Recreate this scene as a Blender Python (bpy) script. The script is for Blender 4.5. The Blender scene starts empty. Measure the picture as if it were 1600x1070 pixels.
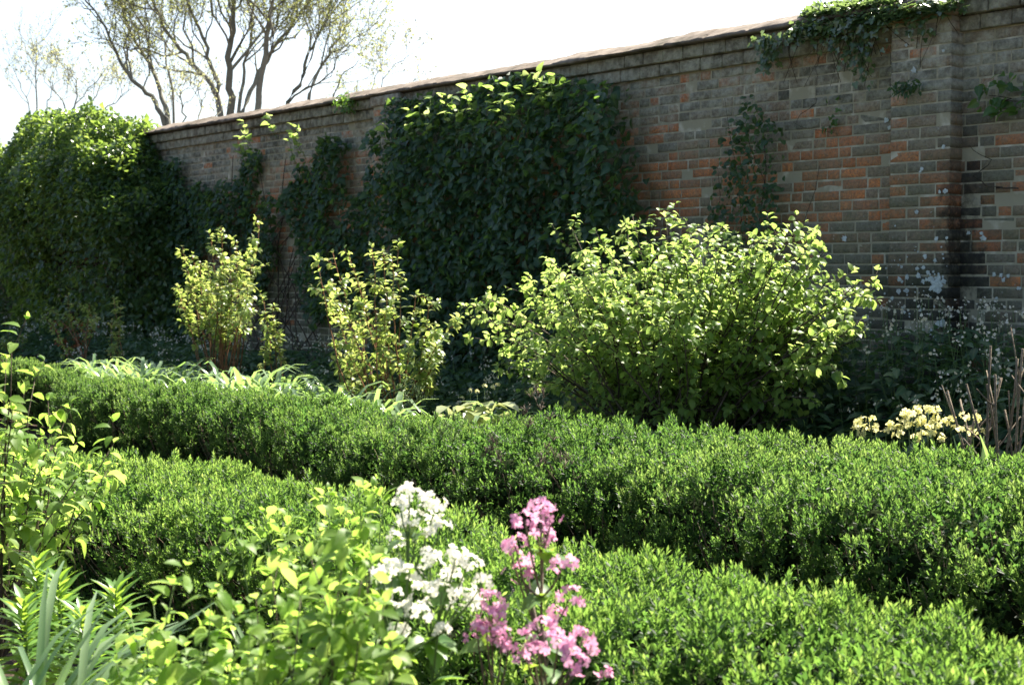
import bpy, math
import numpy as np
from mathutils import Vector

# ------------------------------------------------------------------ scene frame
EYE = 1.4
FPX = 2222.2                       # 50 mm lens, in photograph pixels
PITCH = math.atan(115 / FPX)
TDIR = np.array([-.629, .777, 0.]) # along the wall, away from the camera
TDIR /= np.linalg.norm(TDIR)
NDIR = np.array([TDIR[1], -TDIR[0], 0.])   # from the camera to the wall
UP = np.array([0., 0., 1.])
DW = 8.18                          # distance of the wall face
SUN_AZ, SUN_EL = math.radians(41), math.radians(52)
SUNV = np.array([math.sin(SUN_AZ) * math.cos(SUN_EL), math.cos(SUN_AZ) * math.cos(SUN_EL), math.sin(SUN_EL)])
scene = bpy.context.scene
COL = scene.collection


def W(s, D, z):
    s, D, z = np.broadcast_arrays(np.asarray(s, float), np.asarray(D, float), np.asarray(z, float))
    return s[..., None] * TDIR + D[..., None] * NDIR + z[..., None] * UP


def ray(px, py):
    x, y = (px - 800) / FPX, (535 - py) / FPX
    f = np.array([0, math.cos(PITCH), -math.sin(PITCH)])
    u = np.array([0, math.sin(PITCH), math.cos(PITCH)])
    return x * np.array([1., 0, 0]) + y * u + f


def PD(px, py, D):                 # where the sight line meets the vertical plane D
    d = ray(px, py)
    return np.array([0, 0, EYE]) + d * (D / d.dot(NDIR))


def PZ(px, py, Z):                 # ... the depth Z
    d = ray(px, py)
    return np.array([0, 0, EYE]) + d * (Z / d[1])


def sz(p):
    return float(p.dot(TDIR)), float(p[2])


def nrm(v):
    v = np.asarray(v, float)
    return v / np.maximum(np.linalg.norm(v, axis=-1, keepdims=True), 1e-9)


# ------------------------------------------------------------------ numpy noise
def _hash(i, j, k, seed):
    h = (i * 374761393 + j * 668265263 + k * 2147483647 + seed * 144665) & 0xFFFFFFFF
    h = ((h ^ (h >> 13)) * 1274126177) & 0xFFFFFFFF
    return ((h ^ (h >> 16)) & 0xFFFF) / 65535.0


def vnoise(p, seed=0):
    p = np.asarray(p, float)
    f = np.floor(p)
    i = f.astype(np.int64)
    t = p - f
    t = t * t * (3 - 2 * t)
    r = 0
    for a in (0, 1):
        for b in (0, 1):
            for c in (0, 1):
                w = (t[..., 0] if a else 1 - t[..., 0]) * (t[..., 1] if b else 1 - t[..., 1]) * (t[..., 2] if c else 1 - t[..., 2])
                r = r + w * _hash(i[..., 0] + a, i[..., 1] + b, i[..., 2] + c, seed)
    return r


def fbm(p, seed=0, o=3):
    p = np.asarray(p, float)
    r, a, n = 0, .5, 0
    for q in range(o):
        r = r + a * vnoise(p * 2 ** q + 17.3 * q, seed + q)
        n += a
        a *= .5
    return r / n


# ------------------------------------------------------------------ meshes
def link(name, me, mat, parent=None, smooth=False):
    o = bpy.data.objects.new(name, me)
    COL.objects.link(o)
    if mat is not None:
        for m in (mat if isinstance(mat, (list, tuple)) else [mat]):
            me.materials.append(m)
    if parent is not None:
        o.parent = parent
        o.matrix_parent_inverse.identity()
        off = WORLD.get(parent.name)
        if off is not None:
            me.transform(__import__('mathutils').Matrix.Translation(-Vector(off)))
    if smooth:
        me.polygons.foreach_set('use_smooth', np.ones(len(me.polygons), bool))
    return o


WORLD = {}


def raw_mesh(name, V, faces_flat, starts, attrs=None):
    me = bpy.data.meshes.new(name)
    me.vertices.add(len(V))
    me.vertices.foreach_set('co', np.ascontiguousarray(V, np.float32).ravel())
    me.loops.add(len(faces_flat))
    me.loops.foreach_set('vertex_index', np.ascontiguousarray(faces_flat, np.int32))
    me.polygons.add(len(starts))
    me.polygons.foreach_set('loop_start', np.ascontiguousarray(starts, np.int32))
    me.update(calc_edges=True)
    for k, v in (attrs or {}).items():
        a = me.attributes.new(k, 'FLOAT', 'POINT')
        a.data.foreach_set('value', np.ascontiguousarray(v, np.float32))
    return me


def thing(name, label, cat, loc=(0, 0, 0), group=None, kind=None):
    o = bpy.data.objects.new(name, None)
    COL.objects.link(o)
    o.location = [float(q) for q in loc]
    o.empty_display_size = .1
    WORLD[o.name] = o.location.copy()
    tag(o, label, cat, group, kind)
    return o


def tag(o, label, cat, group=None, kind=None):
    o['label'] = label
    o['category'] = cat
    if group:
        o['group'] = group
    if kind:
        o['kind'] = kind
    return o


# leaf templates: x across (half width 1), y along, z cupping
def T(vs, fs):
    V = np.array(vs, float)
    flat = np.concatenate([np.array(f) for f in fs])
    st = np.cumsum([0] + [len(f) for f in fs])[:-1]
    return V, flat, st


T_FOLD = T([(0, 0, 0), (1, .5, .35), (0, 1, 0), (-1, .5, .35)], [(0, 1, 2), (0, 2, 3)])
T_OVAL = T([(0, 0, 0),
            (-.8, .25, .2), (0, .25, 0), (.8, .25, .2),
            (-1, .52, .25), (0, .52, 0), (1, .52, .25),
            (-.62, .8, .15), (0, .8, 0), (.62, .8, .15), (0, 1, 0)],
           [(0, 2, 1), (0, 3, 2), (1, 2, 5, 4), (2, 3, 6, 5), (4, 5, 8, 7), (5, 6, 9, 8), (7, 8, 10), (8, 9, 10)])
T_HEART = T([(0, .08, 0),
             (-.7, 0, .1), (-1, .25, .22), (0, .3, 0), (1, .25, .22), (.7, 0, .1),
             (-.78, .55, .2), (0, .58, 0), (.78, .55, .2),
             (-.35, .82, .1), (.35, .82, .1), (0, 1, 0)],
            [(0, 2, 1), (0, 3, 2), (0, 4, 3), (0, 5, 4), (2, 3, 7, 6), (3, 4, 8, 7), (6, 7, 9), (7, 8, 10), (7, 11, 9), (7, 10, 11)])
T_IVY = T([(0, .1, 0), (-.55, -.05, .1), (-1, .3, .2), (-.5, .45, .05), (-.5, .7, .1), (0, 1, 0), (.5, .7, .1), (.5, .45, .05), (1, .3, .2), (.55, -.05, .1)],
          [(0, 2, 1), (0, 3, 2), (0, 4, 3), (0, 5, 4), (0, 6, 5), (0, 7, 6), (0, 8, 7), (0, 9, 8)])
T_PETAL = T([(0, 0, 0), (-.7, .4, .08), (-.95, .75, .15), (-.5, 1, .05), (.5, 1, .05), (.95, .75, .15), (.7, .4, .08)],
            [(0, 6, 5, 4, 3, 2, 1)])


def leaf_mesh(name, tmpl, pos, axis, normal, L, Wd, bend=0., rnd=None, fold=1., extra=None):
    V0, flat, st = tmpl
    n = len(pos)
    A = nrm(axis)
    X = nrm(np.cross(A, normal))
    N = np.cross(X, A)
    L = np.broadcast_to(np.asarray(L, float), (n,))[:, None, None]
    Wd = np.broadcast_to(np.asarray(Wd, float), (n,))[:, None, None]
    bend = np.broadcast_to(np.asarray(bend, float), (n,))[:, None, None]
    x, y, z = V0[:, 0][None, :, None], V0[:, 1][None, :, None], V0[:, 2][None, :, None]
    V = (pos[:, None, :] + x * Wd * X[:, None, :] + (y - .25 * bend * bend * y ** 3) * L * A[:, None, :]
         + (z * fold * Wd - bend * y * y * L) * N[:, None, :])
    k = len(V0)
    F = (flat[None, :] + (np.arange(n) * k)[:, None]).ravel()
    S = (st[None, :] + (np.arange(n) * len(flat))[:, None]).ravel()
    if rnd is None:
        rnd = np.random.default_rng(n).random(n)
    at = {'rnd': np.repeat(rnd, k), 'ax': np.tile(np.abs(V0[:, 0]), n)}
    for q, v in (extra or {}).items():
        at[q] = np.repeat(v, k)
    return raw_mesh(name, V.reshape(-1, 3), F, S, at)


class Tubes:
    def __init__(self):
        self.V, self.F, self.S, self.R, self.nv, self.nl = [], [], [], [], 0, 0

    def add(self, pts, r0, r1=None, sides=5, rnd=.5):
        pts = np.asarray(pts, float)
        m = len(pts)
        r = np.linspace(r0, r0 if r1 is None else r1, m) if np.isscalar(r0) else np.asarray(r0)
        tan = nrm(np.gradient(pts, axis=0))
        ref = np.where(np.abs(tan[:, 2:3]) > .9, np.array([[1., 0, 0]]), np.array([[0, 0, 1.]]))
        u = nrm(np.cross(tan, ref))
        v = np.cross(tan, u)
        a = np.arange(sides) * 2 * np.pi / sides
        ring = pts[:, None, :] + r[:, None, None] * (np.cos(a)[None, :, None] * u[:, None, :] + np.sin(a)[None, :, None] * v[:, None, :])
        i = np.arange(m - 1)[:, None] * sides + np.arange(sides)[None, :]
        j = np.arange(m - 1)[:, None] * sides + (np.arange(sides)[None, :] + 1) % sides
        F = np.stack([i, j, j + sides, i + sides], -1).reshape(-1, 4)
        F = np.concatenate([F.ravel(), (m - 1) * sides + np.arange(sides)])
        S = np.concatenate([np.arange((m - 1) * sides) * 4, [(m - 1) * sides * 4]])
        self.V.append(ring.reshape(-1, 3))
        self.F.append(F + self.nv)
        self.S.append(S + self.nl)
        self.R.append(np.full(m * sides, rnd))
        self.nv += m * sides
        self.nl += len(F)

    def build(self, name, mat, parent=None):
        me = raw_mesh(name, np.concatenate(self.V), np.concatenate(self.F), np.concatenate(self.S), {'rnd': np.concatenate(self.R)})
        return link(name, me, mat, parent, smooth=True)


def bez(a, b, c, n=8):
    t = np.linspace(0, 1, n)[:, None]
    return (1 - t) ** 2 * a + 2 * t * (1 - t) * b + t * t * c


# ------------------------------------------------------------------ materials
def newmat(name):
    m = bpy.data.materials.new(name)
    m.use_nodes = True
    nt = m.node_tree
    nt.nodes.clear()
    return m, nt


def nd(nt, t, **kw):
    n = nt.nodes.new(t)
    for k, v in kw.items():
        setattr(n, k, v)
    return n


def ramp(nt, src, stops, interp='LINEAR'):
    r = nd(nt, 'ShaderNodeValToRGB')
    r.color_ramp.interpolation = interp
    e = r.color_ramp.elements
    while len(e) > 1:
        e.remove(e[-1])
    e[0].position = stops[0][0]
    e[0].color = (*stops[0][1], 1)
    for p, c in stops[1:]:
        q = e.new(p)
        q.color = (*c, 1)
    nt.links.new(src, r.inputs[0])
    return r.outputs[0]


def leaf_mat(name, cols, trans, tw=.5, rough=.45, spec=.35, vein=.25, tgain=1.):
    """cols: upper surface colours from rnd 0..1, trans: light passing through"""
    m, nt = newmat(name)
    L = nt.links.new
    at = nd(nt, 'ShaderNodeAttribute', attribute_name='rnd')
    col = ramp(nt, at.outputs['Fac'], [(i / max(1, len(cols) - 1), c) for i, c in enumerate(cols)])
    tr = ramp(nt, at.outputs['Fac'], [(i / max(1, len(trans) - 1), c) for i, c in enumerate(trans)])
    if vein:
        ax = nd(nt, 'ShaderNodeAttribute', attribute_name='ax')
        mr = nd(nt, 'ShaderNodeMapRange')
        mr.inputs['From Min'].default_value = 0.
        mr.inputs['From Max'].default_value = .22
        mr.inputs['To Min'].default_value = vein
        mr.inputs['To Max'].default_value = 0
        L(ax.outputs['Fac'], mr.inputs['Value'])
        mx = nd(nt, 'ShaderNodeMix', data_type='RGBA')
        L(mr.outputs[0], mx.inputs['Factor'])
        L(col, mx.inputs['A'])
        mx.inputs['B'].default_value = (.3, .36, .14, 1)
        col = mx.outputs['Result']
    pb = nd(nt, 'ShaderNodeBsdfPrincipled')
    L(col, pb.inputs['Base Color'])
    pb.inputs['Roughness'].default_value = rough
    pb.inputs['Specular IOR Level'].default_value = spec
    tb = nd(nt, 'ShaderNodeBsdfTranslucent')
    L(tr, tb.inputs['Color'])
    ms = nd(nt, 'ShaderNodeMixShader')
    ms.inputs[0].default_value = tw
    L(pb.outputs[0], ms.inputs[1])
    L(tb.outputs[0], ms.inputs[2])
    out = nd(nt, 'ShaderNodeOutputMaterial')
    L(ms.outputs[0], out.inputs[0])
    return m


def rough_mat(name, cols, scale=20., rough=.9, bump=.3, spec=.15, rnd_mix=.5, damp=False):
    m, nt = newmat(name)
    L = nt.links.new
    tc = nd(nt, 'ShaderNodeTexCoord')
    n1 = nd(nt, 'ShaderNodeTexNoise')
    n1.inputs['Scale'].default_value = scale
    n1.inputs['Detail'].default_value = 8
    L(tc.outputs['Object'], n1.inputs['Vector'])
    at = nd(nt, 'ShaderNodeAttribute', attribute_name='rnd')
    mm = nd(nt, 'ShaderNodeMath', operation='MULTIPLY_ADD')
    L(at.outputs['Fac'], mm.inputs[0])
    mm.inputs[1].default_value = rnd_mix
    L(n1.outputs['Fac'], mm.inputs[2])
    sb = nd(nt, 'ShaderNodeMath', operation='SUBTRACT')
    L(mm.outputs[0], sb.inputs[0])
    sb.inputs[1].default_value = rnd_mix * .5
    col = ramp(nt, sb.outputs[0], [(.25 + .5 * i / max(1, len(cols) - 1), c) for i, c in enumerate(cols)])
    if damp:
        nb = nd(nt, 'ShaderNodeTexNoise')
        nb.inputs['Scale'].default_value = 9
        nb.inputs['Detail'].default_value = 8
        nb.inputs['Roughness'].default_value = .7
        L(tc.outputs['Object'], nb.inputs['Vector'])
        mx = nd(nt, 'ShaderNodeMix', data_type='RGBA')
        L(damp_run(nt, tc, nb.outputs['Fac']), mx.inputs['Factor'])
        L(col, mx.inputs['A'])
        mx.inputs['B'].default_value = (.02, .02, .017, 1)
        col = mx.outputs['Result']
    pb = nd(nt, 'ShaderNodeBsdfPrincipled')
    L(col, pb.inputs['Base Color'])
    pb.inputs['Roughness'].default_value = rough
    pb.inputs['Specular IOR Level'].default_value = spec
    bp = nd(nt, 'ShaderNodeBump')
    bp.inputs['Strength'].default_value = bump
    bp.inputs['Distance'].default_value = .02
    L(n1.outputs['Fac'], bp.inputs['Height'])
    L(bp.outputs[0], pb.inputs['Normal'])
    out = nd(nt, 'ShaderNodeOutputMaterial')
    L(pb.outputs[0], out.inputs[0])
    return m


def damp_run(nt, tc, noise_out):
    L = nt.links.new

    def m_(op, a, b=0.):
        x = nd(nt, 'ShaderNodeMath', operation=op)
        for i, v in enumerate((a, b)):
            if isinstance(v, (int, float)):
                x.inputs[i].default_value = v
            else:
                L(v, x.inputs[i])
        return x.outputs[0]

    dt = nd(nt, 'ShaderNodeVectorMath', operation='DOT_PRODUCT')
    L(tc.outputs['Object'], dt.inputs[0])
    dt.inputs[1].default_value = tuple(TDIR)
    sp_ = nd(nt, 'ShaderNodeSeparateXYZ')
    L(tc.outputs['Object'], sp_.inputs[0])
    wob = m_('MULTIPLY', m_('SUBTRACT', noise_out, .5), .75)
    d = m_('ABSOLUTE', m_('ADD', m_('ADD', dt.outputs['Value'], .60), wob))
    a = nd(nt, 'ShaderNodeMapRange')
    L(d, a.inputs['Value'])
    for q, v in (('From Min', .01), ('From Max', .12), ('To Min', 1.), ('To Max', 0.)):
        a.inputs[q].default_value = v
    b = nd(nt, 'ShaderNodeMapRange')
    L(sp_.outputs['Z'], b.inputs['Value'])
    for q, v in (('From Min', 2.2), ('From Max', 1.75), ('To Min', 0.), ('To Max', .78)):
        b.inputs[q].default_value = v
    return m_('MULTIPLY', a.outputs[0], b.outputs[0])


def brick_mat():
    m, nt = newmat('brick')
    L = nt.links.new
    tc = nd(nt, 'ShaderNodeTexCoord')
    kind = nd(nt, 'ShaderNodeAttribute', attribute_name='kind')
    rnd = nd(nt, 'ShaderNodeAttribute', attribute_name='rnd')
    hz = nd(nt, 'ShaderNodeAttribute', attribute_name='hz')

    def noise(scale, detail=6, rough=.6):
        n = nd(nt, 'ShaderNodeTexNoise')
        n.inputs['Scale'].default_value = scale
        n.inputs['Detail'].default_value = detail
        n.inputs['Roughness'].default_value = rough
        L(tc.outputs['Object'], n.inputs['Vector'])
        return n.outputs['Fac']

    def mix(fac, a, b, bt='MIX'):
        x = nd(nt, 'ShaderNodeMix', data_type='RGBA', blend_type=bt)
        for s, v in (('Factor', fac), ('A', a), ('B', b)):
            if isinstance(v, tuple):
                x.inputs[s].default_value = (*v, 1)
            elif isinstance(v, (int, float)):
                x.inputs[s].default_value = v
            else:
                L(v, x.inputs[s])
        return x.outputs['Result']

    def rng(v, a, b, c=0., d=1.):
        r = nd(nt, 'ShaderNodeMapRange')
        L(v, r.inputs['Value'])
        for q, s in zip((a, b, c, d), ('From Min', 'From Max', 'To Min', 'To Max')):
            r.inputs[s].default_value = q
        return r.outputs[0]

    def math_(op, a, b):
        x = nd(nt, 'ShaderNodeMath', operation=op)
        for i, v in enumerate((a, b)):
            if isinstance(v, (int, float)):
                x.inputs[i].default_value = v
            else:
                L(v, x.inputs[i])
        return x.outputs[0]

    base = ramp(nt, kind.outputs['Fac'], [(0, (.115, .12, .092)), (.3, (.25, .235, .175)), (.55, (.36, .245, .15)), (.72, (.60, .20, .07)), (1, (.74, .28, .10))])
    n_f, n_m, n_b = noise(70), noise(14), noise(2.6)
    col = mix(rng(n_f, .35, .68, 0, .75), base, (.17, .14, .11))
    # dry grey lichen over the upper courses, greening below
    lich = math_('MULTIPLY', rng(math_('ADD', n_m, math_('MULTIPLY', n_b, .7)), .72, 1.02), rng(hz.outputs['Fac'], 2.2, 2.75, .18, 1.))
    col = mix(math_('MULTIPLY', lich, .8), col, (.56, .54, .44))
    alg = math_('MULTIPLY', rng(math_('ADD', n_b, math_('MULTIPLY', n_m, .4)), .58, .85), rng(hz.outputs['Fac'], 2.6, 1.0, .25, 1.))
    col = mix(alg, col, (.12, .13, .072))
    vs = nd(nt, 'ShaderNodeTexVoronoi')
    vs.inputs['Scale'].default_value = 26
    L(tc.outputs['Object'], vs.inputs['Vector'])
    spots = math_('MULTIPLY', rng(vs.outputs['Distance'], .2, .14), rng(noise(3.3), .55, .66))
    col = mix(math_('MULTIPLY', spots, .7), col, (.42, .43, .40))
    col = mix(.6, col, ramp(nt, noise(38, 8, .75), [(.33, (.45, .44, .42)), (.52, (1, 1, 1)), (.7, (1.25, 1.22, 1.15))]), 'MULTIPLY')
    # damp black run down the pier corner
    run = nd(nt, 'ShaderNodeAttribute', attribute_name='run')
    col = mix(damp_run(nt, tc, noise(9, 8, .7)), col, (.016, .016, .014))
    col = mix(math_('MULTIPLY', run.outputs['Fac'], rng(math_('ADD', n_m, math_('MULTIPLY', n_b, .5)), .45, .85, .45, 1.)), col, (.028, .027, .024))
    pb = nd(nt, 'ShaderNodeBsdfPrincipled')
    L(col, pb.inputs['Base Color'])
    pb.inputs['Roughness'].default_value = .92
    pb.inputs['Specular IOR Level'].default_value = .12
    bp = nd(nt, 'ShaderNodeBump')
    bp.inputs['Strength'].default_value = .9
    bp.inputs['Distance'].default_value = .012
    L(math_('ADD', n_f, n_m), bp.inputs['Height'])
    L(bp.outputs[0], pb.inputs['Normal'])
    out = nd(nt, 'ShaderNodeOutputMaterial')
    L(pb.outputs[0], out.inputs[0])
    return m


M = {}
M['brick'] = brick_mat()
M['mortar'] = rough_mat('mortar', [(.33, .30, .21), (.60, .55, .44), (.74, .70, .60)], 9, bump=.6, damp=True)
M['coping'] = rough_mat('coping', [(.06, .055, .038), (.16, .13, .105), (.25, .215, .18)], 7, bump=1.)
M['lichen'] = rough_mat('lichen', [(.38, .42, .40), (.58, .62, .60)], 40, bump=.4)
M['soil'] = rough_mat('soil', [(.045, .03, .02), (.10, .07, .05), (.20, .15, .12)], 9, bump=.8)
M['bark'] = rough_mat('bark', [(.035, .027, .02), (.08, .062, .045), (.13, .105, .08)], 40, bump=.5)
M['farbark'] = rough_mat('tree_bark', [(.15, .15, .12), (.24, .235, .195)], 5, bump=.4)  # paled to stand in for haze and glare over the far limbs
M['twig'] = rough_mat('twig', [(.06, .043, .03), (.12, .088, .06), (.19, .145, .1)], 60, bump=.2)
M['core'] = rough_mat('hedge_core', [(.008, .013, .006), (.02, .028, .012)], 30, bump=1, spec=0.)  # near-black colour makes the gaps between sprigs read as shade
M['redstem'] = rough_mat('rose_stem', [(.10, .06, .03), (.20, .10, .05), (.30, .15, .08)], 50, bump=.2)
M['cutstem'] = rough_mat('cut_stem', [(.12, .095, .07), (.22, .18, .135)], 40, bump=.4)
M['greenstem'] = rough_mat('green_stem', [(.07, .11, .04), (.12, .18, .06)], 40, bump=.1, rough=.6)
M['purplestem'] = rough_mat('purple_stem', [(.10, .06, .06), (.14, .12, .07)], 40, bump=.1, rough=.6)
M['hedge'] = leaf_mat('hedge_leaf', [(.014, .034, .015), (.035, .075, .025), (.10, .165, .05)], [(.10, .22, .04), (.22, .40, .06), (.43, .58, .125)], .5, .5, .2, 0)
M['hedge_far'] = leaf_mat('far_hedge_leaf', [(.013, .032, .016), (.03, .066, .025), (.085, .14, .05)], [(.08, .19, .04), (.18, .34, .055), (.36, .50, .12)], .48, .5, .2, 0)
M['shrub'] = leaf_mat('shrub_leaf', [(.085, .16, .035), (.13, .22, .05), (.19, .27, .07)], [(.30, .46, .09), (.44, .60, .14), (.58, .68, .24)], .52, .42, .24)
M['rose'] = leaf_mat('rose_leaf', [(.11, .18, .045), (.15, .24, .06), (.20, .21, .08)], [(.34, .48, .09), (.50, .62, .15), (.54, .54, .18)], .5, .36, .45)
M['fore'] = leaf_mat('foreground_leaf', [(.09, .17, .035), (.14, .24, .05), (.20, .29, .075)], [(.26, .46, .06), (.40, .60, .095), (.52, .64, .15)], .56, .45, .22)
M['dark'] = leaf_mat('creeper_leaf', [(.018, .05, .032), (.03, .075, .042), (.048, .105, .05)], [(.14, .27, .05), (.22, .38, .06), (.3, .46, .08)], .4, .4, .4)
M['ivy'] = leaf_mat('ivy_leaf', [(.035, .075, .03), (.055, .12, .035), (.085, .17, .045)], [(.14, .28, .03), (.22, .42, .04), (.32, .50, .06)], .42, .3, .5)
M['copivy'] = leaf_mat('coping_ivy_leaf', [(.03, .06, .03), (.05, .095, .035), (.09, .14, .06)], [(.26, .40, .10), (.36, .50, .16)], .3, .28, .9)
M['mound'] = leaf_mat('climber_leaf', [(.018, .045, .022), (.03, .07, .028), (.06, .13, .04)], [(.26, .44, .06), (.40, .60, .09), (.54, .68, .15)], .33, .32, .5)
M['cover'] = leaf_mat('shade_leaf', [(.03, .08, .045), (.045, .105, .055), (.06, .12, .05)], [(.10, .2, .05), (.14, .26, .07)], .35, .5, .3)
M['strap'] = leaf_mat('strap_leaf', [(.12, .20, .10), (.17, .26, .13), (.24, .33, .19)], [(.26, .44, .10), (.38, .54, .15)], .5, .25, .7, .1)
M['lily'] = leaf_mat('lily_leaf', [(.08, .18, .035), (.11, .23, .05), (.15, .27, .07)], [(.28, .46, .04), (.38, .54, .07)], .5, .33, .5)
M['pale'] = leaf_mat('pale_leaf', [(.18, .24, .09), (.27, .32, .14), (.34, .38, .2)], [(.38, .46, .13), (.48, .52, .2)], .45, .33, .5)
M['hon'] = leaf_mat('honesty_leaf', [(.07, .15, .05), (.11, .21, .06), (.15, .26, .07)], [(.24, .42, .05), (.36, .52, .06)], .5, .4, .4)
M['spring'] = leaf_mat('spring_leaf', [(.18, .20, .08), (.23, .25, .10), (.27, .27, .13)], [(.36, .42, .12), (.46, .50, .16), (.52, .52, .22)], .55, .5, .25, 0)  # spring green, lightened for the haze before the tree
M['palespring'] = leaf_mat('pale_spring_leaf', [(.22, .23, .11), (.28, .28, .15)], [(.42, .44, .20), (.5, .5, .26)], .6, .5, .25, 0)  # paleness stands for the glare around the far trees
M['rust'] = leaf_mat('rusty_leaf', [(.22, .07, .03), (.34, .12, .05)], [(.36, .12, .04), (.46, .18, .06)], .45, .6, .2, 0)
M['white'] = leaf_mat('white_petal', [(.80, .79, .70), (.88, .86, .78)], [(.82, .80, .66), (.86, .84, .72)], .45, .6, .2, 0)
M['pink'] = leaf_mat('pink_petal', [(.56, .18, .38), (.70, .33, .50), (.82, .54, .66)], [(.74, .30, .50), (.84, .50, .64)], .45, .6, .2, 0)
M['yellow'] = leaf_mat('yellow_petal', [(.84, .80, .34), (.88, .85, .5)], [(.84, .80, .32), (.88, .85, .48)], .45, .6, .2, 0)
M['cream'] = leaf_mat('cream_petal', [(.72, .69, .56), (.82, .78, .66)], [(.6, .57, .42), (.7, .65, .5)], .4, .6, .2, 0)

# ------------------------------------------------------------------ ground
def sheet(name, pts, mat, z, kind='structure'):
    me = bpy.data.meshes.new(name)
    me.from_pydata([tuple(p[:2]) + (z,) for p in pts], [], [tuple(range(len(pts)))])
    o = link(name, me, mat)
    o['kind'] = kind
    return o


sheet('ground', [(-600, -600), (600, -600), (600, 900), (-600, 900)], M['soil'], 0.)
M['path'] = rough_mat('path', [(.16, .14, .11), (.26, .23, .19)], 30, bump=.6)
sheet('path', [W(-6, 3.1, 0), W(30, 3.1, 0), W(30, 3.9, 0), W(-6, 3.9, 0)], M['path'], .004)


# ------------------------------------------------------------------ brick wall
def brick_mesh(name, rows, seed=1, kmul=1.):
    """rows: (s0,s1,z0,z1,Dface,depth) boxes with a worn front edge; front faces the camera (towards -NDIR)"""
    r = np.random.default_rng(seed)
    B = np.array(rows)
    n = len(B)
    s0, s1, z0, z1, Df, dep = B.T
    j = lambda a: (r.random(n) - .5) * 2 * a
    s0, s1, z0, z1, Df = s0 + j(.0025), s1 + j(.0025), z0 + j(.002), z1 + j(.002), Df + j(.0035)
    spall = r.random(n) < .06
    Df = Df + spall * r.random(n) * .012
    c = .003 + r.random(n) * .003
    corners = [(s0, z0), (s1, z0), (s1, z1), (s0, z1)]
    sg = [(1, 1), (-1, 1), (-1, -1), (1, -1)]
    vs = []
    for (a, b), (p, q) in zip(corners, sg):
        vs.append(W(a + p * c, Df + j(.002), b + q * c))
    for (a, b) in corners:
        vs.append(W(a, Df + c, b))
    for (a, b) in corners:
        vs.append(W(a, Df + dep, b))
    V = np.stack(vs, 1)
    f = [(0, 3, 2, 1)]
    for a in range(4):
        b = (a + 1) % 4
        f.append((a, b, 4 + b, 4 + a))
        f.append((4 + a, 4 + b, 8 + b, 8 + a))
    flat = np.array(f).ravel()
    F = (flat[None] + (np.arange(n) * 12)[:, None]).ravel()
    S = np.arange(n * len(f)) * 4
    sc, zc = (s0 + s1) / 2, (z0 + z1) / 2
    reg = fbm(np.stack([sc * .55, zc * 1.3, sc * 0 + 3], -1), 11)
    band = np.exp(-((zc - 2.12) / .34) ** 2) * .22 - .14 * (zc > 2.6)
    near = np.exp(-((sc - 7.2) / 1.9) ** 2 - ((zc - 2.1) / .42) ** 2) * .42
    k = np.clip(r.random(n) * .62 + (reg - .5) * 1.0 + band + near + .02 - .16 * np.clip(1.5 - zc, 0, 1), 0, 1)
    k = np.where((r.random(n) < .055), .72 + r.random(n) * .25, k)
    # damp run beside the near pier
    run = np.exp(-((sc - PIER_S[0] + .30) / .13) ** 2) * np.clip((2.55 - zc) / .5, 0, 1) * .95
    run = np.maximum(run, np.exp(-((sc - PIER_S[0] + .05) / .5) ** 2) * np.clip((1.75 - zc) / .7, 0, .75))
    rep = lambda v: np.repeat(v, 12)
    # fix normals by orientation: front quad must face -NDIR
    return raw_mesh(name, V.reshape(-1, 3), F, S, {'kind': rep(k * kmul), 'rnd': rep(r.random(n)), 'hz': V.reshape(-1, 3)[:, 2], 'run': rep(run)})


PIER_S = [5.66, 11.95, 18.24, 24.5, -.63]
PIER_HW, PIER_PROJ = .235, .13
HC = .10
ZT = 2.935                      # underside of the oversailing courses
wall = thing('brick_wall', 'tall weathered red and grey brick garden wall with a mossy rounded coping', 'wall', W(6, DW, 0))
r = np.random.default_rng(5)
rows = []
gz = .0755
zc, row = -.15, 0
courses = []
while zc < ZT - .01:
    courses.append(zc)
    zc += gz
nC = len(courses)
gz = (ZT + .15) / nC
S0, S1 = -3., 31.
for q in range(nC):
    z0 = -.15 + q * gz
    s = S0 - r.random() * .2
    kpat = int(r.integers(0, 4))
    while s < S1:
        kpat += 1
        ln = .1025 if (kpat % 3 == 0 or r.random() < .18) else .215
        ln += (r.random() - .5) * .012
        rows.append((s, s + ln, z0 + .0055, z0 + gz - .0055, DW, .03))
        s += ln + .0105
link('brickwork', brick_mesh('brickwork', rows, 1), M['brick'], wall)
# mortar bed: body of the wall
def box_sdz(s0, s1, d0, d1, z0, z1):
    V = [W(s, d, z) for s in (s0, s1) for d in (d0, d1) for z in (z0, z1)]
    F = [(0, 1, 3, 2), (4, 6, 7, 5), (0, 4, 5, 1), (2, 3, 7, 6), (0, 2, 6, 4), (1, 5, 7, 3)]
    me = bpy.data.meshes.new('box')
    me.from_pydata([tuple(v) for v in V], [], F)
    return me


link('mortar_body', box_sdz(S0, S1, DW + .0045, DW + .36, -.3, ZT + .19), M['mortar'], wall)
# oversailing courses
rows = []
for q, (pr) in enumerate((.045, .09)):
    z0 = ZT + q * HC
    s = S0 - .1 * q
    while s < S1:
        ln = .215 + (r.random() - .5) * .01
        rows.append((s, s + ln, z0 + .004, z0 + HC - .003, DW - pr, .12))
        s += ln + .009
link('oversailing_courses', brick_mesh('oversailing_courses', rows, 3, .45), M['brick'], wall)
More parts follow.
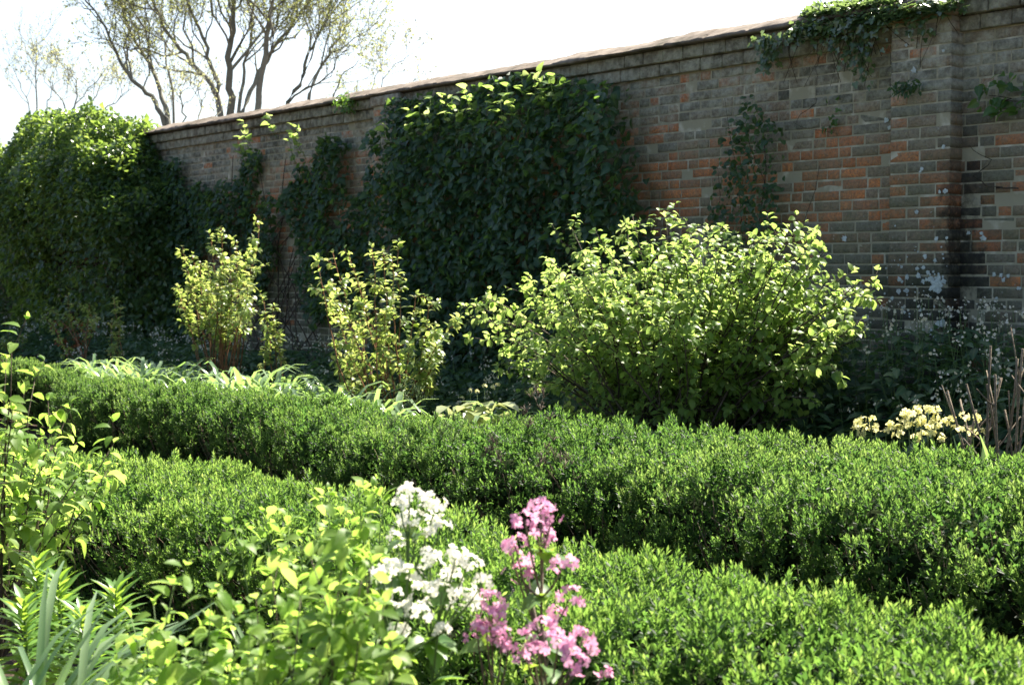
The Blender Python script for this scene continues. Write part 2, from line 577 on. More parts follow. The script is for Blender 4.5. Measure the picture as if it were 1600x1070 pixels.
# piers
for i, ps in enumerate(PIER_S):
    rows = []
    for q in range(nC + 1):
        z0 = -.15 + q * gz
        pat = [.1025, .215, .1025 + .03] if q % 2 else [.215 + .015, .215 + .015]
        pj = PIER_PROJ
        s = ps - PIER_HW
        for ln in pat:
            rows.append((s, s + ln, z0 + .005, z0 + gz - .005, DW - pj, pj + .02))
            s += ln + .010
    rows.append((ps - PIER_HW - .02, ps - .005, ZT + HC + .005, ZT + 2 * HC - .003, DW - pj - .03, .16))
    rows.append((ps + .005, ps + PIER_HW + .02, ZT + HC + .005, ZT + 2 * HC - .003, DW - pj - .03, .16))
    pier = link('pier', brick_mesh('pier', rows, 30 + i), M['brick'], wall)
    link('pier_mortar', box_sdz(ps - PIER_HW + .006, ps + PIER_HW - .006, DW - PIER_PROJ + .0045, DW + .02, -.3, ZT + HC), M['mortar'], wall).parent = pier

# coping: a swept rounded cap of worn tiles and mortar
zc0 = ZT + 2 * HC
prof = [(-.135, 0), (-.165, .005), (-.172, .03), (-.15, .05), (-.10, .085), (-.02, .135), (.06, .178), (.13, .205), (.18, .212), (.23, .205), (.30, .175), (.40, .115), (.50, .05), (.52, .02), (.50, 0)]
ns = 2400
ss = np.linspace(S0, S1, ns)
P = np.array(prof) * np.array([1, .66])
sg, pg = np.meshgrid(ss, np.arange(len(P)), indexing='ij')
nz = fbm(np.stack([sg * 2.2, pg * .35, sg * 0], -1), 5, 4) - .5
nl = fbm(np.stack([ss * .6, ss * 0, ss * 0], -1), 9) - .5
Dd = DW + P[pg, 0] + nz * .03
zz = zc0 + P[pg, 1] * (1 + nz * .25) + nz * .02 + nl[:, None] * .035 + .002
seg = np.floor(sg / .44 + .3 * np.sin(np.floor(sg / 1.7)))
off = (_hash(seg.astype(np.int64), seg.astype(np.int64) * 0, seg.astype(np.int64) * 0, 4) - .5)
jt = np.abs((sg / .44 + .3 * np.sin(np.floor(sg / 1.7))) % 1 - .0) < .05
fine = fbm(np.stack([sg * 9, pg * 1.3, sg * 0], -1), 15, 3) - .5
zz = zz + (off * .018 - jt * .014 + fine * .018) * (P[pg, 1] > .02)
Dd = Dd + (off * .012 + jt * .006) * (P[pg, 0] < .1) - fine * .02 * (P[pg, 0] < .1)
V = W(sg, Dd, zz).reshape(-1, 3)
k = len(P)
i = (np.arange(ns - 1)[:, None] * k + np.arange(k)[None]).ravel()
jn = (np.arange(ns - 1)[:, None] * k + (np.arange(k)[None] + 1) % k).ravel()
F = np.stack([i, i + k, jn + k, jn], -1)
cop = link('coping', raw_mesh('coping', V, F.ravel(), np.arange(len(F)) * 4, {'rnd': fbm(V * 3, 2)}), M['coping'], wall, smooth=True)
# white lichen rosettes on the pier (measured from the photograph, real positions on the brick)
_r = np.random.default_rng(77)
lich = [(1466 + _r.normal(0, 6.5), 443 + _r.normal(0, 9), 2 + 3.5 * _r.random() ** 2) for _ in range(75)]
lich += [(1430 + _r.normal(0, 25), 440 + _r.normal(0, 45), 1 + 2 * _r.random() ** 2) for _ in range(50)]
lich += [(1406, 436, 5), (1418, 433, 5), (1405, 456, 5), (1417, 454, 5), (1436, 430, 5), (1443, 418, 4),
        (1446, 400, 5), (1462, 407, 4), (1434, 420, 4), (1395, 466, 4), (1412, 481, 4), (1414, 488, 3), (1472, 505, 9), (1466, 508, 6), (1456, 519, 6), (1461, 526, 5), (1444, 515, 3),
        (1441, 264, 4), (1439, 268, 3), (1469, 300, 3), (1478, 299, 5), (1475, 230, 4), (1433, 331, 4), (1464, 373, 5), (1480, 372, 3), (1472, 386, 2), (1474, 397, 2), (1475, 404, 2), (1400, 353, 2),
        (1320, 372, 6), (1537, 372, 6), (1534, 365, 4), (1514, 364, 4), (1554, 429, 4), (1565, 430, 4), (1569, 437, 4), (1576, 431, 4), (1592, 450, 4), (1443, 440, 4), (1451, 426, 4),
        (1423, 55, 6), (1429, 110, 6), (1386, 188, 5), (1390, 200, 4), (1417, 71, 3), (1475, 80, 3), (1558, 466, 3), (1440, 484, 3), (1422, 490, 2)]
V, F, S_, nv, nl_ = [], [], [], 0, 0
rr = np.random.default_rng(2)
for q, (x, y, rad) in enumerate(lich):
    s_, z_ = sz(PD(x, y, DW - PIER_PROJ))
    Dq = DW - PIER_PROJ if abs(s_ - PIER_S[0]) < PIER_HW else DW
    s_, z_ = sz(PD(x, y, Dq))
    R0 = rad / 228
    a = np.arange(14) * 2 * np.pi / 14
    rad_ = R0 * .8 * (.6 + .7 * rr.random(14))
    pts = W(s_ + rad_ * np.cos(a) * 1.05, Dq - .0055 - .003 * (q % 7) / 7, z_ + rad_ * np.sin(a))
    c_ = W(s_, Dq - .0085 - .003 * (q % 7) / 7, z_)
    V += [c_[None], pts]
    for b in range(14):
        F += [nv, nv + 1 + (b + 1) % 14, nv + 1 + b]
        S_.append(nl_)
        nl_ += 3
    nv += 15
link('lichen', raw_mesh('lichen', np.concatenate(V), F, S_, {'rnd': rr.random(nv)}), M['lichen'], wall)


# ------------------------------------------------------------------ hedges
def hedge(name, label, s0, s1, Df, Db, H, dens, leafL, leafW, nleaf, mat, seed, shape=None, group=None, lump=.05, ex=2 / 3.2):
    """clipped hedge running along the wall: rounded body of upright leafy sprigs on a core coloured dark as shade"""
    r = np.random.default_rng(seed)
    loc = W((s0 + s1) / 2, (Df + Db) / 2, 0)
    root = thing(name, label, 'hedge', loc, group)
    ph = np.linspace(0, np.pi, 200)
    cx, sx = np.cos(ph), np.sin(ph)
    ux = np.sign(cx) * np.abs(cx) ** ex
    uz = np.abs(sx) ** ex

    def surf(s, phi, inset=0.):
        df, db, h = (np.full_like(s, Df), np.full_like(s, Db), np.full_like(s, H))
        if shape:
            df, db, h = shape(s, df, db, h)
        c, x = np.cos(phi), np.sin(phi)
        a, mid = (db - df) / 2 - inset, (db + df) / 2
        px = np.sign(c) * np.abs(c) ** ex
        pz = np.abs(x) ** ex
        px = np.where(c > 0, np.abs(c) ** (2 / 4.6), px)
        D = mid - a * px                       # phi=0 is the front
        z = (h - inset) * pz
        D = D + np.where(c > 0, .16 * np.clip(1 - z / (.8 * h), 0, 1), 0)
        nD = -np.sign(c) * np.abs(c) ** (2 - ex) / a
        nz = np.abs(x) ** (2 - ex) / h
        ln = np.sqrt(nD ** 2 + nz ** 2) + 1e-9
        nD, nz = nD / ln, nz / ln
        q = np.stack([s * 1., D, z], -1)
        d = (fbm(q * 3.1, seed, 3) - .5) * 2 * lump + (fbm(q * 9, seed + 5, 2) - .5) * lump
        return D + nD * d, z + nz * d, nD, nz

    # arc-length sampling of the profile
    Wd = (Db - Df) / 2
    xs, zs = -Wd * ux, H * uz
    arc = np.concatenate([[0], np.cumsum(np.hypot(np.diff(xs), np.diff(zs)))])
    per = arc[-1]
    n = int((s1 - s0) * per * dens)
    ncl = max(1, n // 11)                           # sprigs stand in tufts
    cs_ = s0 + (s1 - s0) * r.random(ncl) ** 1.3
    ca_ = r.random(ncl) * per
    idx = np.concatenate([np.arange(ncl), r.integers(0, ncl, n - ncl)])
    rad_ = .03 * (.7 + .7 * r.random(ncl))[idx]
    ds, da = r.normal(0, 1, n) * rad_, r.normal(0, 1, n) * rad_
    lift = (r.normal(0, .014, ncl) + .012)[idx] - (ds ** 2 + da ** 2) * 7.
    tone_c = r.normal(0, .14, ncl)[idx]
    s = np.clip(cs_[idx] + ds, s0, s1)
    phi = np.interp(np.clip(ca_[idx] + da, 0, per), arc, ph)
    keep = ~((phi > np.pi * .72) & (r.random(n) < .6))  # the back is hidden
    D, z, nD, nz = surf(s, phi)
    hol = fbm(np.stack([s * 7, D * 7, z * 7], -1), seed + 9, 2)
    side = np.clip(1 - nz, 0, 1)
    keep &= ~((hol > .66 - .08 * side) & (r.random(n) < .4 + .45 * side))
    keep &= z > .03
    s, D, z, nD, nz, hol, ds, da, lift, tone_c = [v[keep] for v in (s, D, z, nD, nz, hol, ds, da, lift, tone_c)]
    n = len(s)
    base = W(s, D, z)
    nrmv = nD[:, None] * NDIR + nz[:, None] * UP
    tanv = -nz[:, None] * NDIR + nD[:, None] * UP   # up the front, over the top
    sd = nrm(nrmv * .5 + UP * .8 + 9. * (ds[:, None] * TDIR - da[:, None] * tanv) + r.normal(0, .2, (n, 3)))
    base = base + nrmv * lift[:, None]
    ln = leafL * (1.6 + 1.5 * r.random(n))
    base = base + UP * ((fbm(np.stack([s * 15, D * 15, z * 15], -1), seed + 31, 2) - .5) * .05 + (fbm(np.stack([s * 5, D * 5, z * 5], -1), seed + 37, 2) - .5) * .06)[:, None]
    base = base - sd * (ln * .9)[:, None] - nrmv * (r.random(n) ** 2 * .05)[:, None]
    t = np.linspace(.25, 1, nleaf)
    az = (np.arange(nleaf) * 2.4)[None] + r.random((n, 1)) * 6.28
    ref = nrm(np.cross(sd, np.array([.31, .2, .93])))
    ref2 = np.cross(sd, ref)
    rad = np.cos(az)[..., None] * ref[:, None] + np.sin(az)[..., None] * ref2[:, None]
    al = np.radians(np.linspace(54, 16, nleaf))[None, :, None] + r.normal(0, .12, (n, nleaf, 1))
    ax = np.cos(al) * sd[:, None] + np.sin(al) * rad
    nm = np.cos(al) * (-rad) + np.sin(al) * sd[:, None]
    pos = base[:, None] + sd[:, None] * (ln[:, None] * t[None])[..., None]
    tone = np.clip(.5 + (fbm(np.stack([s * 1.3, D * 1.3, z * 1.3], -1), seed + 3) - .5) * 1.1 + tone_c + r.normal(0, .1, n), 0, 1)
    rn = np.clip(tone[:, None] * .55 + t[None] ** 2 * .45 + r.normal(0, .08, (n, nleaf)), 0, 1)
    LL = leafL * (.75 + .5 * r.random((n, nleaf))) * (1.1 - .25 * t[None])
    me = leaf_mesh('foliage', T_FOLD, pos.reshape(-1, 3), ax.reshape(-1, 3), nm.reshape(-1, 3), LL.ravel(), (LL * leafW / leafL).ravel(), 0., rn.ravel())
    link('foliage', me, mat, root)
    # older leaves deeper in, toned darker as shade for the gaps
    n2 = int((s1 - s0) * per * dens * .85)
    s2 = s0 + (s1 - s0) * r.random(n2) ** 1.18
    ph2 = np.interp(r.random(n2) * per, arc, ph)
    D2, z2, nD2, nz2 = surf(s2, ph2, .075)
    ok = (z2 > .02) & (ph2 < np.pi * .8)
    s2, D2, z2, nD2, nz2 = [v[ok] for v in (s2, D2, z2, nD2, nz2)]
    n2 = len(s2)
    b2 = W(s2, D2, z2) - (nD2[:, None] * NDIR + nz2[:, None] * UP) * (r.random(n2) * .05)[:, None]
    k2 = 6
    sd2 = nrm((nD2[:, None] * NDIR + nz2[:, None] * UP) * .7 + UP * .6 + r.normal(0, .3, (n2, 3)))
    ax2 = nrm(sd2[:, None] * .8 + r.normal(0, .55, (n2, k2, 3)))
    p2 = b2[:, None] + sd2[:, None] * (r.random((n2, k2)) * .04)[..., None]
    L2 = leafL * 1.15 * (.7 + .5 * r.random(n2 * k2))
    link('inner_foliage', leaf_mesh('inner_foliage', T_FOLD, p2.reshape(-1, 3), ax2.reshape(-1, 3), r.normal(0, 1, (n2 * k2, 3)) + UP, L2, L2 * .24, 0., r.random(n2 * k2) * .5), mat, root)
    # inner body behind the twigs, near-black to stand in for shade in gaps
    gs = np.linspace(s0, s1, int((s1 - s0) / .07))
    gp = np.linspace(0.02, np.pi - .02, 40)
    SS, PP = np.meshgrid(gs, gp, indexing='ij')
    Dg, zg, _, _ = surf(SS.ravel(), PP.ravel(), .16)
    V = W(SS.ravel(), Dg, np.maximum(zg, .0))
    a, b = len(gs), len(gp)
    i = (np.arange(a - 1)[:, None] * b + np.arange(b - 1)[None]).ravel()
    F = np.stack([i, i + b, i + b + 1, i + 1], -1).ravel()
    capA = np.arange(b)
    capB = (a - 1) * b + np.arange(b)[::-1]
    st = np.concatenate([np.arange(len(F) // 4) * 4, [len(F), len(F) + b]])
    link('shade_core', raw_mesh('shade_core', V, np.concatenate([F, capA, capB]), st, {'rnd': r.random(len(V))}), M['core'], root, smooth=True)
    # old brown stems that show low down on the front
    tb = Tubes()
    nt_ = int((s1 - s0) * 35)
    for q in range(nt_):
        sq = s0 + (s1 - s0) * r.random()
        ph0 = .06 + .25 * r.random()
        Dq, zq, a_, b_ = surf(np.array([sq]), np.array([ph0 + .25 + .6 * r.random()]), .03)
        p1 = W(sq + r.normal(0, .06), Dq[0] - .01, zq[0])
        p0 = W(sq, Dq[0] + .05 + .1 * r.random(), max(.02, zq[0] - .12 - .2 * r.random()))
        tb.add(bez(p0, (p0 + p1) / 2 + r.normal(0, .015, 3) - NDIR * .03, p1, 5), .0022, .001, 4, r.random())
    tb.build('old_stems', M['twig'], root)
    return root


def far_shape(s, df, db, h):
    rt = 1 / (1 + np.exp((s - 5.2) / .55))
    db = db + .62 * rt - .12 * (1 - rt)
    h = h + .10 * rt - .02 * (1 - rt)
    df = df - .12 * rt
    k = 1 / (1 + np.exp(-(s - 10.75) / .12))
    df = df + .38 * k + .5 * np.exp(-((s - 10.85) / .16) ** 2) + .06 * np.sin(s * 1.7)
    h = h + .03 * np.sin(s * .9 + 1) - .06 * np.exp(-((s - 10.85) / .2) ** 2) + .015 * np.sin(s * 2.7)
    return df, db + .05 * np.sin(s * 1.3), h


def near_shape(s, df, db, h):
    db = db + np.interp(s, [1.5, 3.0, 4.5, 7], [.10, .08, .04, -.04])
    h = h + np.interp(s, [1.5, 4, 7], [.10, .085, .0])
    return df + .04 * np.sin(s * 1.9), db + .03 * np.sin(s * 1.4 + 2), h + .015 * np.sin(s * 1.6) + .012 * np.sin(s * 3.7)


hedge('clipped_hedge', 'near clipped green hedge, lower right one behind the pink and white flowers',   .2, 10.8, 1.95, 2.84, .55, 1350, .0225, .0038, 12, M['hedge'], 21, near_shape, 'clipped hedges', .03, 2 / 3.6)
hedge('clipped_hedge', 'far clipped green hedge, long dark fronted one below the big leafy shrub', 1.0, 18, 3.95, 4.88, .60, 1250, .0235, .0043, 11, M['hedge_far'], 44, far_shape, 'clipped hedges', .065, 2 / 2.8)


# ------------------------------------------------------------------ shrubs
def shrub(name, label, cat, base, tips, mats, leafL, leafW, seed, stem_r=.008, bare=.35, shoots=7, shoot_len=.22, nodes=5, leaves_per=1,
          tmpl=T_OVAL, spread=.06, group=None, droop=.35, lean=.5, sides=5, size_var=.35, stem_label=None, single=False, bend=.25):
    r = np.random.default_rng(seed)
    base = np.asarray(base, float)
    root = thing(name, label, cat, base, group)
    tb = Tubes()
    P_, A_, N_, L_ = [], [], [], []
    P0 = base + UP * .02

    def leafy(path, n, t0=.15):
        m = len(path)
        for q in range(n):
            t = (t0 + (1 - t0) * (q + r.random() * .6) / n) * (m - 1)
            i = min(int(t), m - 2)
            p = path[i] + (path[i + 1] - path[i]) * (t - i)
            tg = nrm(path[i + 1] - path[i])
            for k in range(leaves_per):
                rad = r.normal(0, 1, 3)
                rad = nrm(rad - tg * rad.dot(tg))
                ax = nrm(rad + tg * .55 - UP * droop * r.random() + UP * .12)
                P_.append(p + rad * .006)
                A_.append(ax)
                N_.append(nrm(UP * .9 + r.normal(0, .35, 3) + tg * .3))
                L_.append(leafL * (1 - size_var / 2 + size_var * r.random()) * (1.0 - .35 * max(0, (q / n) - .6)))
        for k in range(2):       # the pair at the tip
            P_.append(path[-1])
            A_.append(nrm(nrm(path[-1] - path[-2]) + r.normal(0, .45, 3)))
            N_.append(nrm(UP + r.normal(0, .4, 3)))
            L_.append(leafL * .7 * (.6 + .5 * r.random()))

    for tip in tips:
        tip = np.asarray(tip, float)
        foot = P0 + (0 if single else 1) * np.array([r.normal(0, spread), r.normal(0, spread), 0])
        v = tip - foot
        ctrl = foot + v * .5 + UP * lean * .35 * np.linalg.norm(v[:2]) + r.normal(0, .05, 3) * np.linalg.norm(v) * .6
        path = bez(foot, ctrl, tip, 10)
        path[1:-1] += r.normal(0, .008, (8, 3))
        ln = np.linalg.norm(v)
        tb.add(path, stem_r * (.7 + .5 * r.random()), stem_r * .22, sides, r.random())
        for q in range(shoots):
            t = bare + (1 - bare) * (q + r.random()) / shoots
            i = min(int(t * 9), 8)
            p = path[i] + (path[i + 1] - path[i]) * (t * 9 - i)
            tg = nrm(path[i + 1] - path[i])
            out = r.normal(0, 1, 3)
            d = nrm(tg * .7 + nrm(out) * .9 + UP * .15)
            sl = shoot_len * (.5 + .8 * r.random()) * (1.1 - .5 * t)
            end = p + d * sl + UP * .15 * sl
            sp = bez(p, p + d * sl * .5, end, 5)
            tb.add(sp, stem_r * .28, stem_r * .1, 4, r.random())
            leafy(sp, nodes)
        leafy(path[6:], nodes + 2)
    tb.build('branches', mats[0], root)
    n = len(P_)
    rn = np.clip(r.random(n) * .75 + .25 * (fbm(np.array(P_) * 4, seed)), 0, 1)
    me = leaf_mesh('foliage', tmpl, np.array(P_), np.array(A_), np.array(N_), np.array(L_), np.array(L_) * leafW / leafL / 2, bend + .3 * r.random(n), rn)
    link('foliage', me, mats[1], root, smooth=True)
    return root


def ground_at(px, D):
    p = PD(px, 600, D)
    return np.array([p[0], p[1], 0.])


def zground(px, Z):
    p = PZ(px, 600, Z)
    return np.array([p[0], p[1], 0.])


# the big spreading shrub
r = np.random.default_rng(8)
cb = ground_at(1065, 6.25)
outline = [(742, 462), (748, 500), (775, 545), (800, 440), (850, 400), (885, 345), (930, 365), (985, 325), (1040, 325), (1085, 350), (1130, 342), (1185, 365), (1225, 350), (1268, 335), (1300, 385),
           (1330, 425), (1355, 435), (1345, 490), (1300, 560), (1275, 630), (820, 600), (870, 650)]
outline = [(1055 + (x - 1055) * .95, 510 + (y - 510) * .93) for x, y in outline]
tips = [PD(x, y, 6.25 + r.normal(0, .25)) for x, y in outline]
tips += [PD(x + r.normal(0, 16), y + abs(r.normal(0, 14)) + 4, 6.25 + r.normal(0, .3)) for x, y in outline[:19] for _ in range(2)]
ang = r.random(120) * 2 * np.pi
for a in ang:
    rr_ = np.sqrt(r.random())
    q = rr_ * .98
    hz_ = .5 + 1.12 * np.sqrt(max(0, 1 - (rr_ * .88) ** 2)) * (.6 + .4 * r.random() ** .6)
    off = np.array([math.cos(a) * q * 1.12, math.sin(a) * q * .92, 0])
    tips.append(np.array([cb[0], cb[1], 0]) + off + UP * hz_)
shrub('spreading_shrub', 'big rounded shrub with fresh green leaves and dark stems in front of the wall', 'shrub', cb, tips, (M['bark'], M['shrub']), .051, .036, 81,
      stem_r=.010, bare=.34, shoots=9, shoot_len=.20, nodes=7, spread=.16, lean=.6, droop=.6, bend=.3)

# rose bushes between the far hedge and the wall
def rose(label, basepx, D, tips_px, seed, nx=0, box=None, **kw):
    r = np.random.default_rng(seed)
    b = ground_at(basepx, D)
    tips = [PD(x, y, D + r.normal(0, .16)) for x, y in tips_px]
    for q in range(nx):
        tips.append(PD(box[0] + (box[2] - box[0]) * r.random(), box[1] + (box[3] - box[1]) * r.random(), D + r.normal(0, .2)))
    kw2 = dict(leafL=.055, leafW=.034, stem_r=.008, bare=.45, shoots=5, shoot_len=.16, nodes=4, leaves_per=2, spread=.07, lean=.25, droop=.5, group='rose bushes behind the far hedge')
    kw2.update(kw)
    L_, W_ = kw2.pop('leafL'), kw2.pop('leafW')
    return shrub('rose_bush', label, 'rose bush', b, tips, (M['redstem'], M['rose']), L_, W_, seed, **kw2)


rose('tall rose bush with a thick leafy head, left one in front of the dark ivy', 342, 6.1,
     [(285, 385), (300, 400), (330, 370), (345, 355), (405, 352), (395, 370), (370, 380), (280, 450), (388, 440), (360, 410), (310, 420), (375, 480), (285, 480)], 91, 22, (275, 395, 392, 490), bare=.55, shoots=6)
rose('twiggy rose bush with bare reddish upright stems, in front of the creeper panel', 610, 5.95,
     [(495, 400), (520, 395), (545, 400), (580, 385), (600, 395), (622, 390), (612, 400), (560, 440), (500, 440), (650, 460), (715, 495), (690, 520), (670, 480), (520, 470), (550, 520), (640, 540), (590, 500), (660, 560)], 92, 8, (510, 440, 690, 560), bare=.42, shoots=6)
rose('small rose bush with a forked pale stem beside the rusty foliage, far left', 140, 6.6, [(80, 485), (105, 470), (140, 475), (70, 495), (125, 500), (90, 530), (150, 490)], 93, bare=.6, shoots=3)
rose('slim single stemmed young rose just right of the rusty foliage', 190, 6.5, [(178, 465), (188, 485), (175, 500), (178, 540)], 94, bare=.5, shoots=4, shoot_len=.1)
rose('thin low rose with two leafy tufts right of the tall rose bush', 425, 6.1, [(412, 470), (425, 480), (430, 515), (440, 525), (418, 530)], 95, bare=.6, shoots=4, shoot_len=.12)
rose('low leafy rose shoot at the left foot of the twiggy rose bush', 552, 5.9, [(530, 520), (560, 560), (545, 575)], 96, bare=.5, shoots=3, shoot_len=.12)
rose('small sprouting rose at the far left edge below the ivy', 25, 6.6, [(12, 520), (35, 525), (5, 535)], 97, bare=.5, shoots=3, shoot_len=.12)

# rusty dry fronds, far left
shrub('rusty_plant', 'low clump of rusty orange dry foliage between small roses', 'plant', ground_at(115, 6.9), [PD(x, y, 6.9) for x, y in [(85, 505), (105, 500), (125, 510), (140, 505), (95, 530), (120, 530)]], (M['twig'], M['rust']),
      .05, .03, 99, bare=.3, shoots=5, shoot_len=.18, nodes=4, stem_r=.004)

# hard pruned stems at the right edge
r = np.random.default_rng(61)
pb_ = ground_at(1580, 5.95)
pr = thing('pruned_shrub', 'hard pruned shrub of bare brown cut stems at the right edge', 'shrub', pb_)
tb = Tubes()
for (x, y) in [(1548, 540), (1555, 585), (1480, 610), (1500, 625), (1590, 560), (1598, 545), (1525, 640), (1570, 640), (1602, 620), (1542, 600), (1565, 590), (1620, 580), (1510, 600), (1640, 620)]:
    D_ = 5.95 + r.normal(0, .15)
    p1 = PD(x, y, D_)
    p0 = pb_ + np.array([r.normal(0, .07), r.normal(0, .07), 0])
    path = bez(p0, (p0 + p1) / 2 + r.normal(0, .04, 3) - UP * .05, p1, 8)
    tb.add(path, .0075, .005, 7, r.random())
    for q in range(2):
        i_ = int(r.integers(4, 7))
        d_ = nrm(nrm(p1 - p0) + r.normal(0, .6, 3))
        tb.add(np.array([path[i_], path[i_] + d_ * .05, path[i_] + d_ * (.1 + .16 * r.random()) + UP * .02]), .0045, .003, 5, r.random())
tb.build('cut_stems', M['cutstem'], pr)


# ------------------------------------------------------------------ plants on and against the wall
def on_wall(label, name, cat, outline_fn, s0, s1, z0, z1, n, depth_fn, leafL, leafW, mat, seed, tmpl, group=None, vines=None, layers=2, out=.5, kind=None, fold=1.):
    r = np.random.default_rng(seed)
    root = thing(name, label, cat, W((s0 + s1) / 2, DW - .1, z0), group, kind)
    s = s0 + (s1 - s0) * r.random(n)
    z = z0 + (z1 - z0) * r.random(n)
    cov = outline_fn(s, z) + (fbm(np.stack([s * 1.6, z * 1.6, s * 0], -1), seed, 3) - .5) * 1.25
    k = cov > r.random(n) * .12
    s, z = s[k], z[k]
    n = len(s)
    dp = depth_fn(s, z) * (.55 + .8 * fbm(np.stack([s * 2.6, z * 2.6, s * 0 + 7], -1), seed + 1, 3))
    lay = r.random(n)
    D = DW - dp * np.where(lay < .65, .82 + .3 * r.random(n), .25 + .5 * r.random(n)) - .02
    e = .05
    gs = (depth_fn(s + e, z) - depth_fn(s - e, z)) / (2 * e)
    gz_ = (depth_fn(s, z + e) - depth_fn(s, z - e)) / (2 * e)
    nn = nrm(-NDIR[None] - gs[:, None] * TDIR[None] - gz_[:, None] * UP[None])
    ax = nrm(-UP * .42 + nn * out + r.normal(0, .55, (n, 3)) + TDIR * r.normal(0, .45, (n, 1)))
    nm = nrm(nn * .75 + UP * .6 + r.normal(0, .42, (n, 3)))
    L = leafL * (.5 + .75 * r.random(n))
    rn = np.clip(r.random(n) * .7 + fbm(np.stack([s, z, D], -1) * 2, seed + 2) * .3, 0, 1)
    me = leaf_mesh('foliage', tmpl, W(s, D, z), ax, nm, L, L * leafW / leafL / 2, .15 + .3 * r.random(n), rn, fold)
    link('foliage', me, mat, root, smooth=True)
    if vines:
        tb = Tubes()
        for (sa, za, sb, zb, rad) in vines:
            m_ = 9
            t = np.linspace(0, 1, m_)
            wob = np.cumsum(r.normal(0, .04, m_)) * np.sin(t * np.pi)
            pts = W(sa + (sb - sa) * t + wob, DW - .035 - .04 * r.random(m_), za + (zb - za) * t)
            tb.add(pts, rad, rad * .4, 5, r.random())
        tb.build('stems', M['bark'], root)
    return root


def sp(px, py):
    return sz(PD(px, py, DW))


def ell(c, a, p=2.):
    return lambda s, z: 1 - (np.abs((s - c[0]) / a[0]) ** p + np.abs((z - c[1]) / a[1]) ** p)


def box_fn(s0, s1, z0, z1, soft=.25):
    return lambda s, z: np.minimum(np.minimum(s - s0, s1 - s), np.minimum(z - z0, z1 - z)) / soft + .45


# dense creeper panel
sR, sL = sp(975, 300)[0] - .30, sp(628, 300)[0] - .10
def panel(s, z):
    t = (s - sR) / (sL - sR)
    top = 2.95 - .10 * np.clip(1 - t * 3.2, 0, 1) * 2.2
    lean_ = (z - 2.6) * .28 * np.clip(1 - t * 2, 0, 1)         # right edge slopes outward below
    return np.minimum(np.minimum(s - (sR + lean_ + .12), sL - s), top + .04 - z) / .22 + .42
rv = np.random.default_rng(3)
vn = [(sR + .6 + (sL - sR - 1) * rv.random(), .1, sR + .4 + (sL - sR - .8) * rv.random(), 1.4 + 1.3 * rv.random(), .012) for _ in range(16)]
on_wall('dense panel of dark broad leaved creeper trained on the middle of the wall', 'wall_creeper', 'creeper', panel, sR - .5, sL + .2, .25, 3.12, 14000,
        lambda s, z: .16 + .24 * np.clip((3.15 - z) / .5, 0, 1) * np.clip((z + .4) / .6, .3, 1), .084, .062, M['dark'], 301, T_HEART, 'creepers on the wall', vn)
# sunlit shoots over the panel top, with sunlight also put into their leaf colour
def top_sprays(root, pts, seed, mat, leafL, leafW, tmpl, D0=DW - .43):
    r = np.random.default_rng(seed)
    tb = Tubes()
    P_, A_, N_, L_ = [], [], [], []
    for (x, y) in pts:
        p = PD(x, y, D0 + r.normal(0, .05))
        b = p - UP * (.22 + .12 * r.random()) + NDIR * .10
        path = bez(b, (b + p) / 2 - NDIR * .05, p, 5)
        tb.add(path, .004, .0015, 4, r.random())
        for q in range(7):
            a = r.random() * 6.28
            t = path[1 + min(3, int(q * .6))]
            d = nrm(TDIR * math.cos(a) - NDIR * (.5 + .6 * math.sin(a)) + UP * (r.random() - .1))
            P_.append(t + r.normal(0, .012, 3)); A_.append(d); N_.append(nrm(UP + r.normal(0, .4, 3))); L_.append(leafL * (.6 + .5 * r.random()))
    tb.build('top_shoots', M['greenstem'], root)
    link('sunlit_leaves', leaf_mesh('sunlit_leaves', tmpl, np.array(P_), np.array(A_), np.array(N_), np.array(L_), np.array(L_) * leafW / leafL / 2, .25), mat, root, smooth=True)


top_sprays(bpy.data.objects['wall_creeper'], [(637, 172), (655, 165), (672, 156), (690, 150), (705, 150), (728, 142), (735, 152), (770, 140), (792, 136), (800, 148), (815, 118), (835, 122), (840, 112), (860, 118), (845, 128), (782, 160), (710, 165), (665, 180)],
           41, M['shrub'], .10, .066, T_HEART)

# looser creeper between the panel and the ivy
sA, sB = sp(640, 300)[0], sp(265, 300)[0]
def loose(s, z):
    k = fbm(np.stack([s * 1.7, z * 1.5, s * 0 + 2], -1), 77, 3)
    return (k - .50) * 4.2 + .9 * np.clip((s - 15.6) / 1.2, 0, 1) * np.clip((2.9 - z) / .4, 0, 1) + .22 * np.clip((z - 1.2), -.8, .8) - np.clip((z - 2.72) / .15, 0, 5) - .5 * np.clip((sA + .35 - s) / .3, 0, 1)
vn = [(sA + .5 + (sB - sA) * rv.random(), .1, sA + .3 + (sB - sA) * rv.random(), 1.0 + 1.8 * rv.random(), .011) for _ in range(34)]
on_wall('loose patchy creeper with bare stems on the wall between ivy and dense panel', 'wall_creeper', 'creeper', loose, sA, sB, .35, 2.95, 16000,
        lambda s, z: .15 + .05 * np.sin(s * 5), .08, .058, M['dark'], 302, T_HEART, 'creepers on the wall', vn)
top_sprays(bpy.data.objects['wall_creeper.001'], [(380, 190), (385, 212), (420, 183), (458, 196), (465, 205), (452, 214), (375, 218), (600, 200)], 42, M['shrub'], .11, .075, T_HEART, DW - .43)

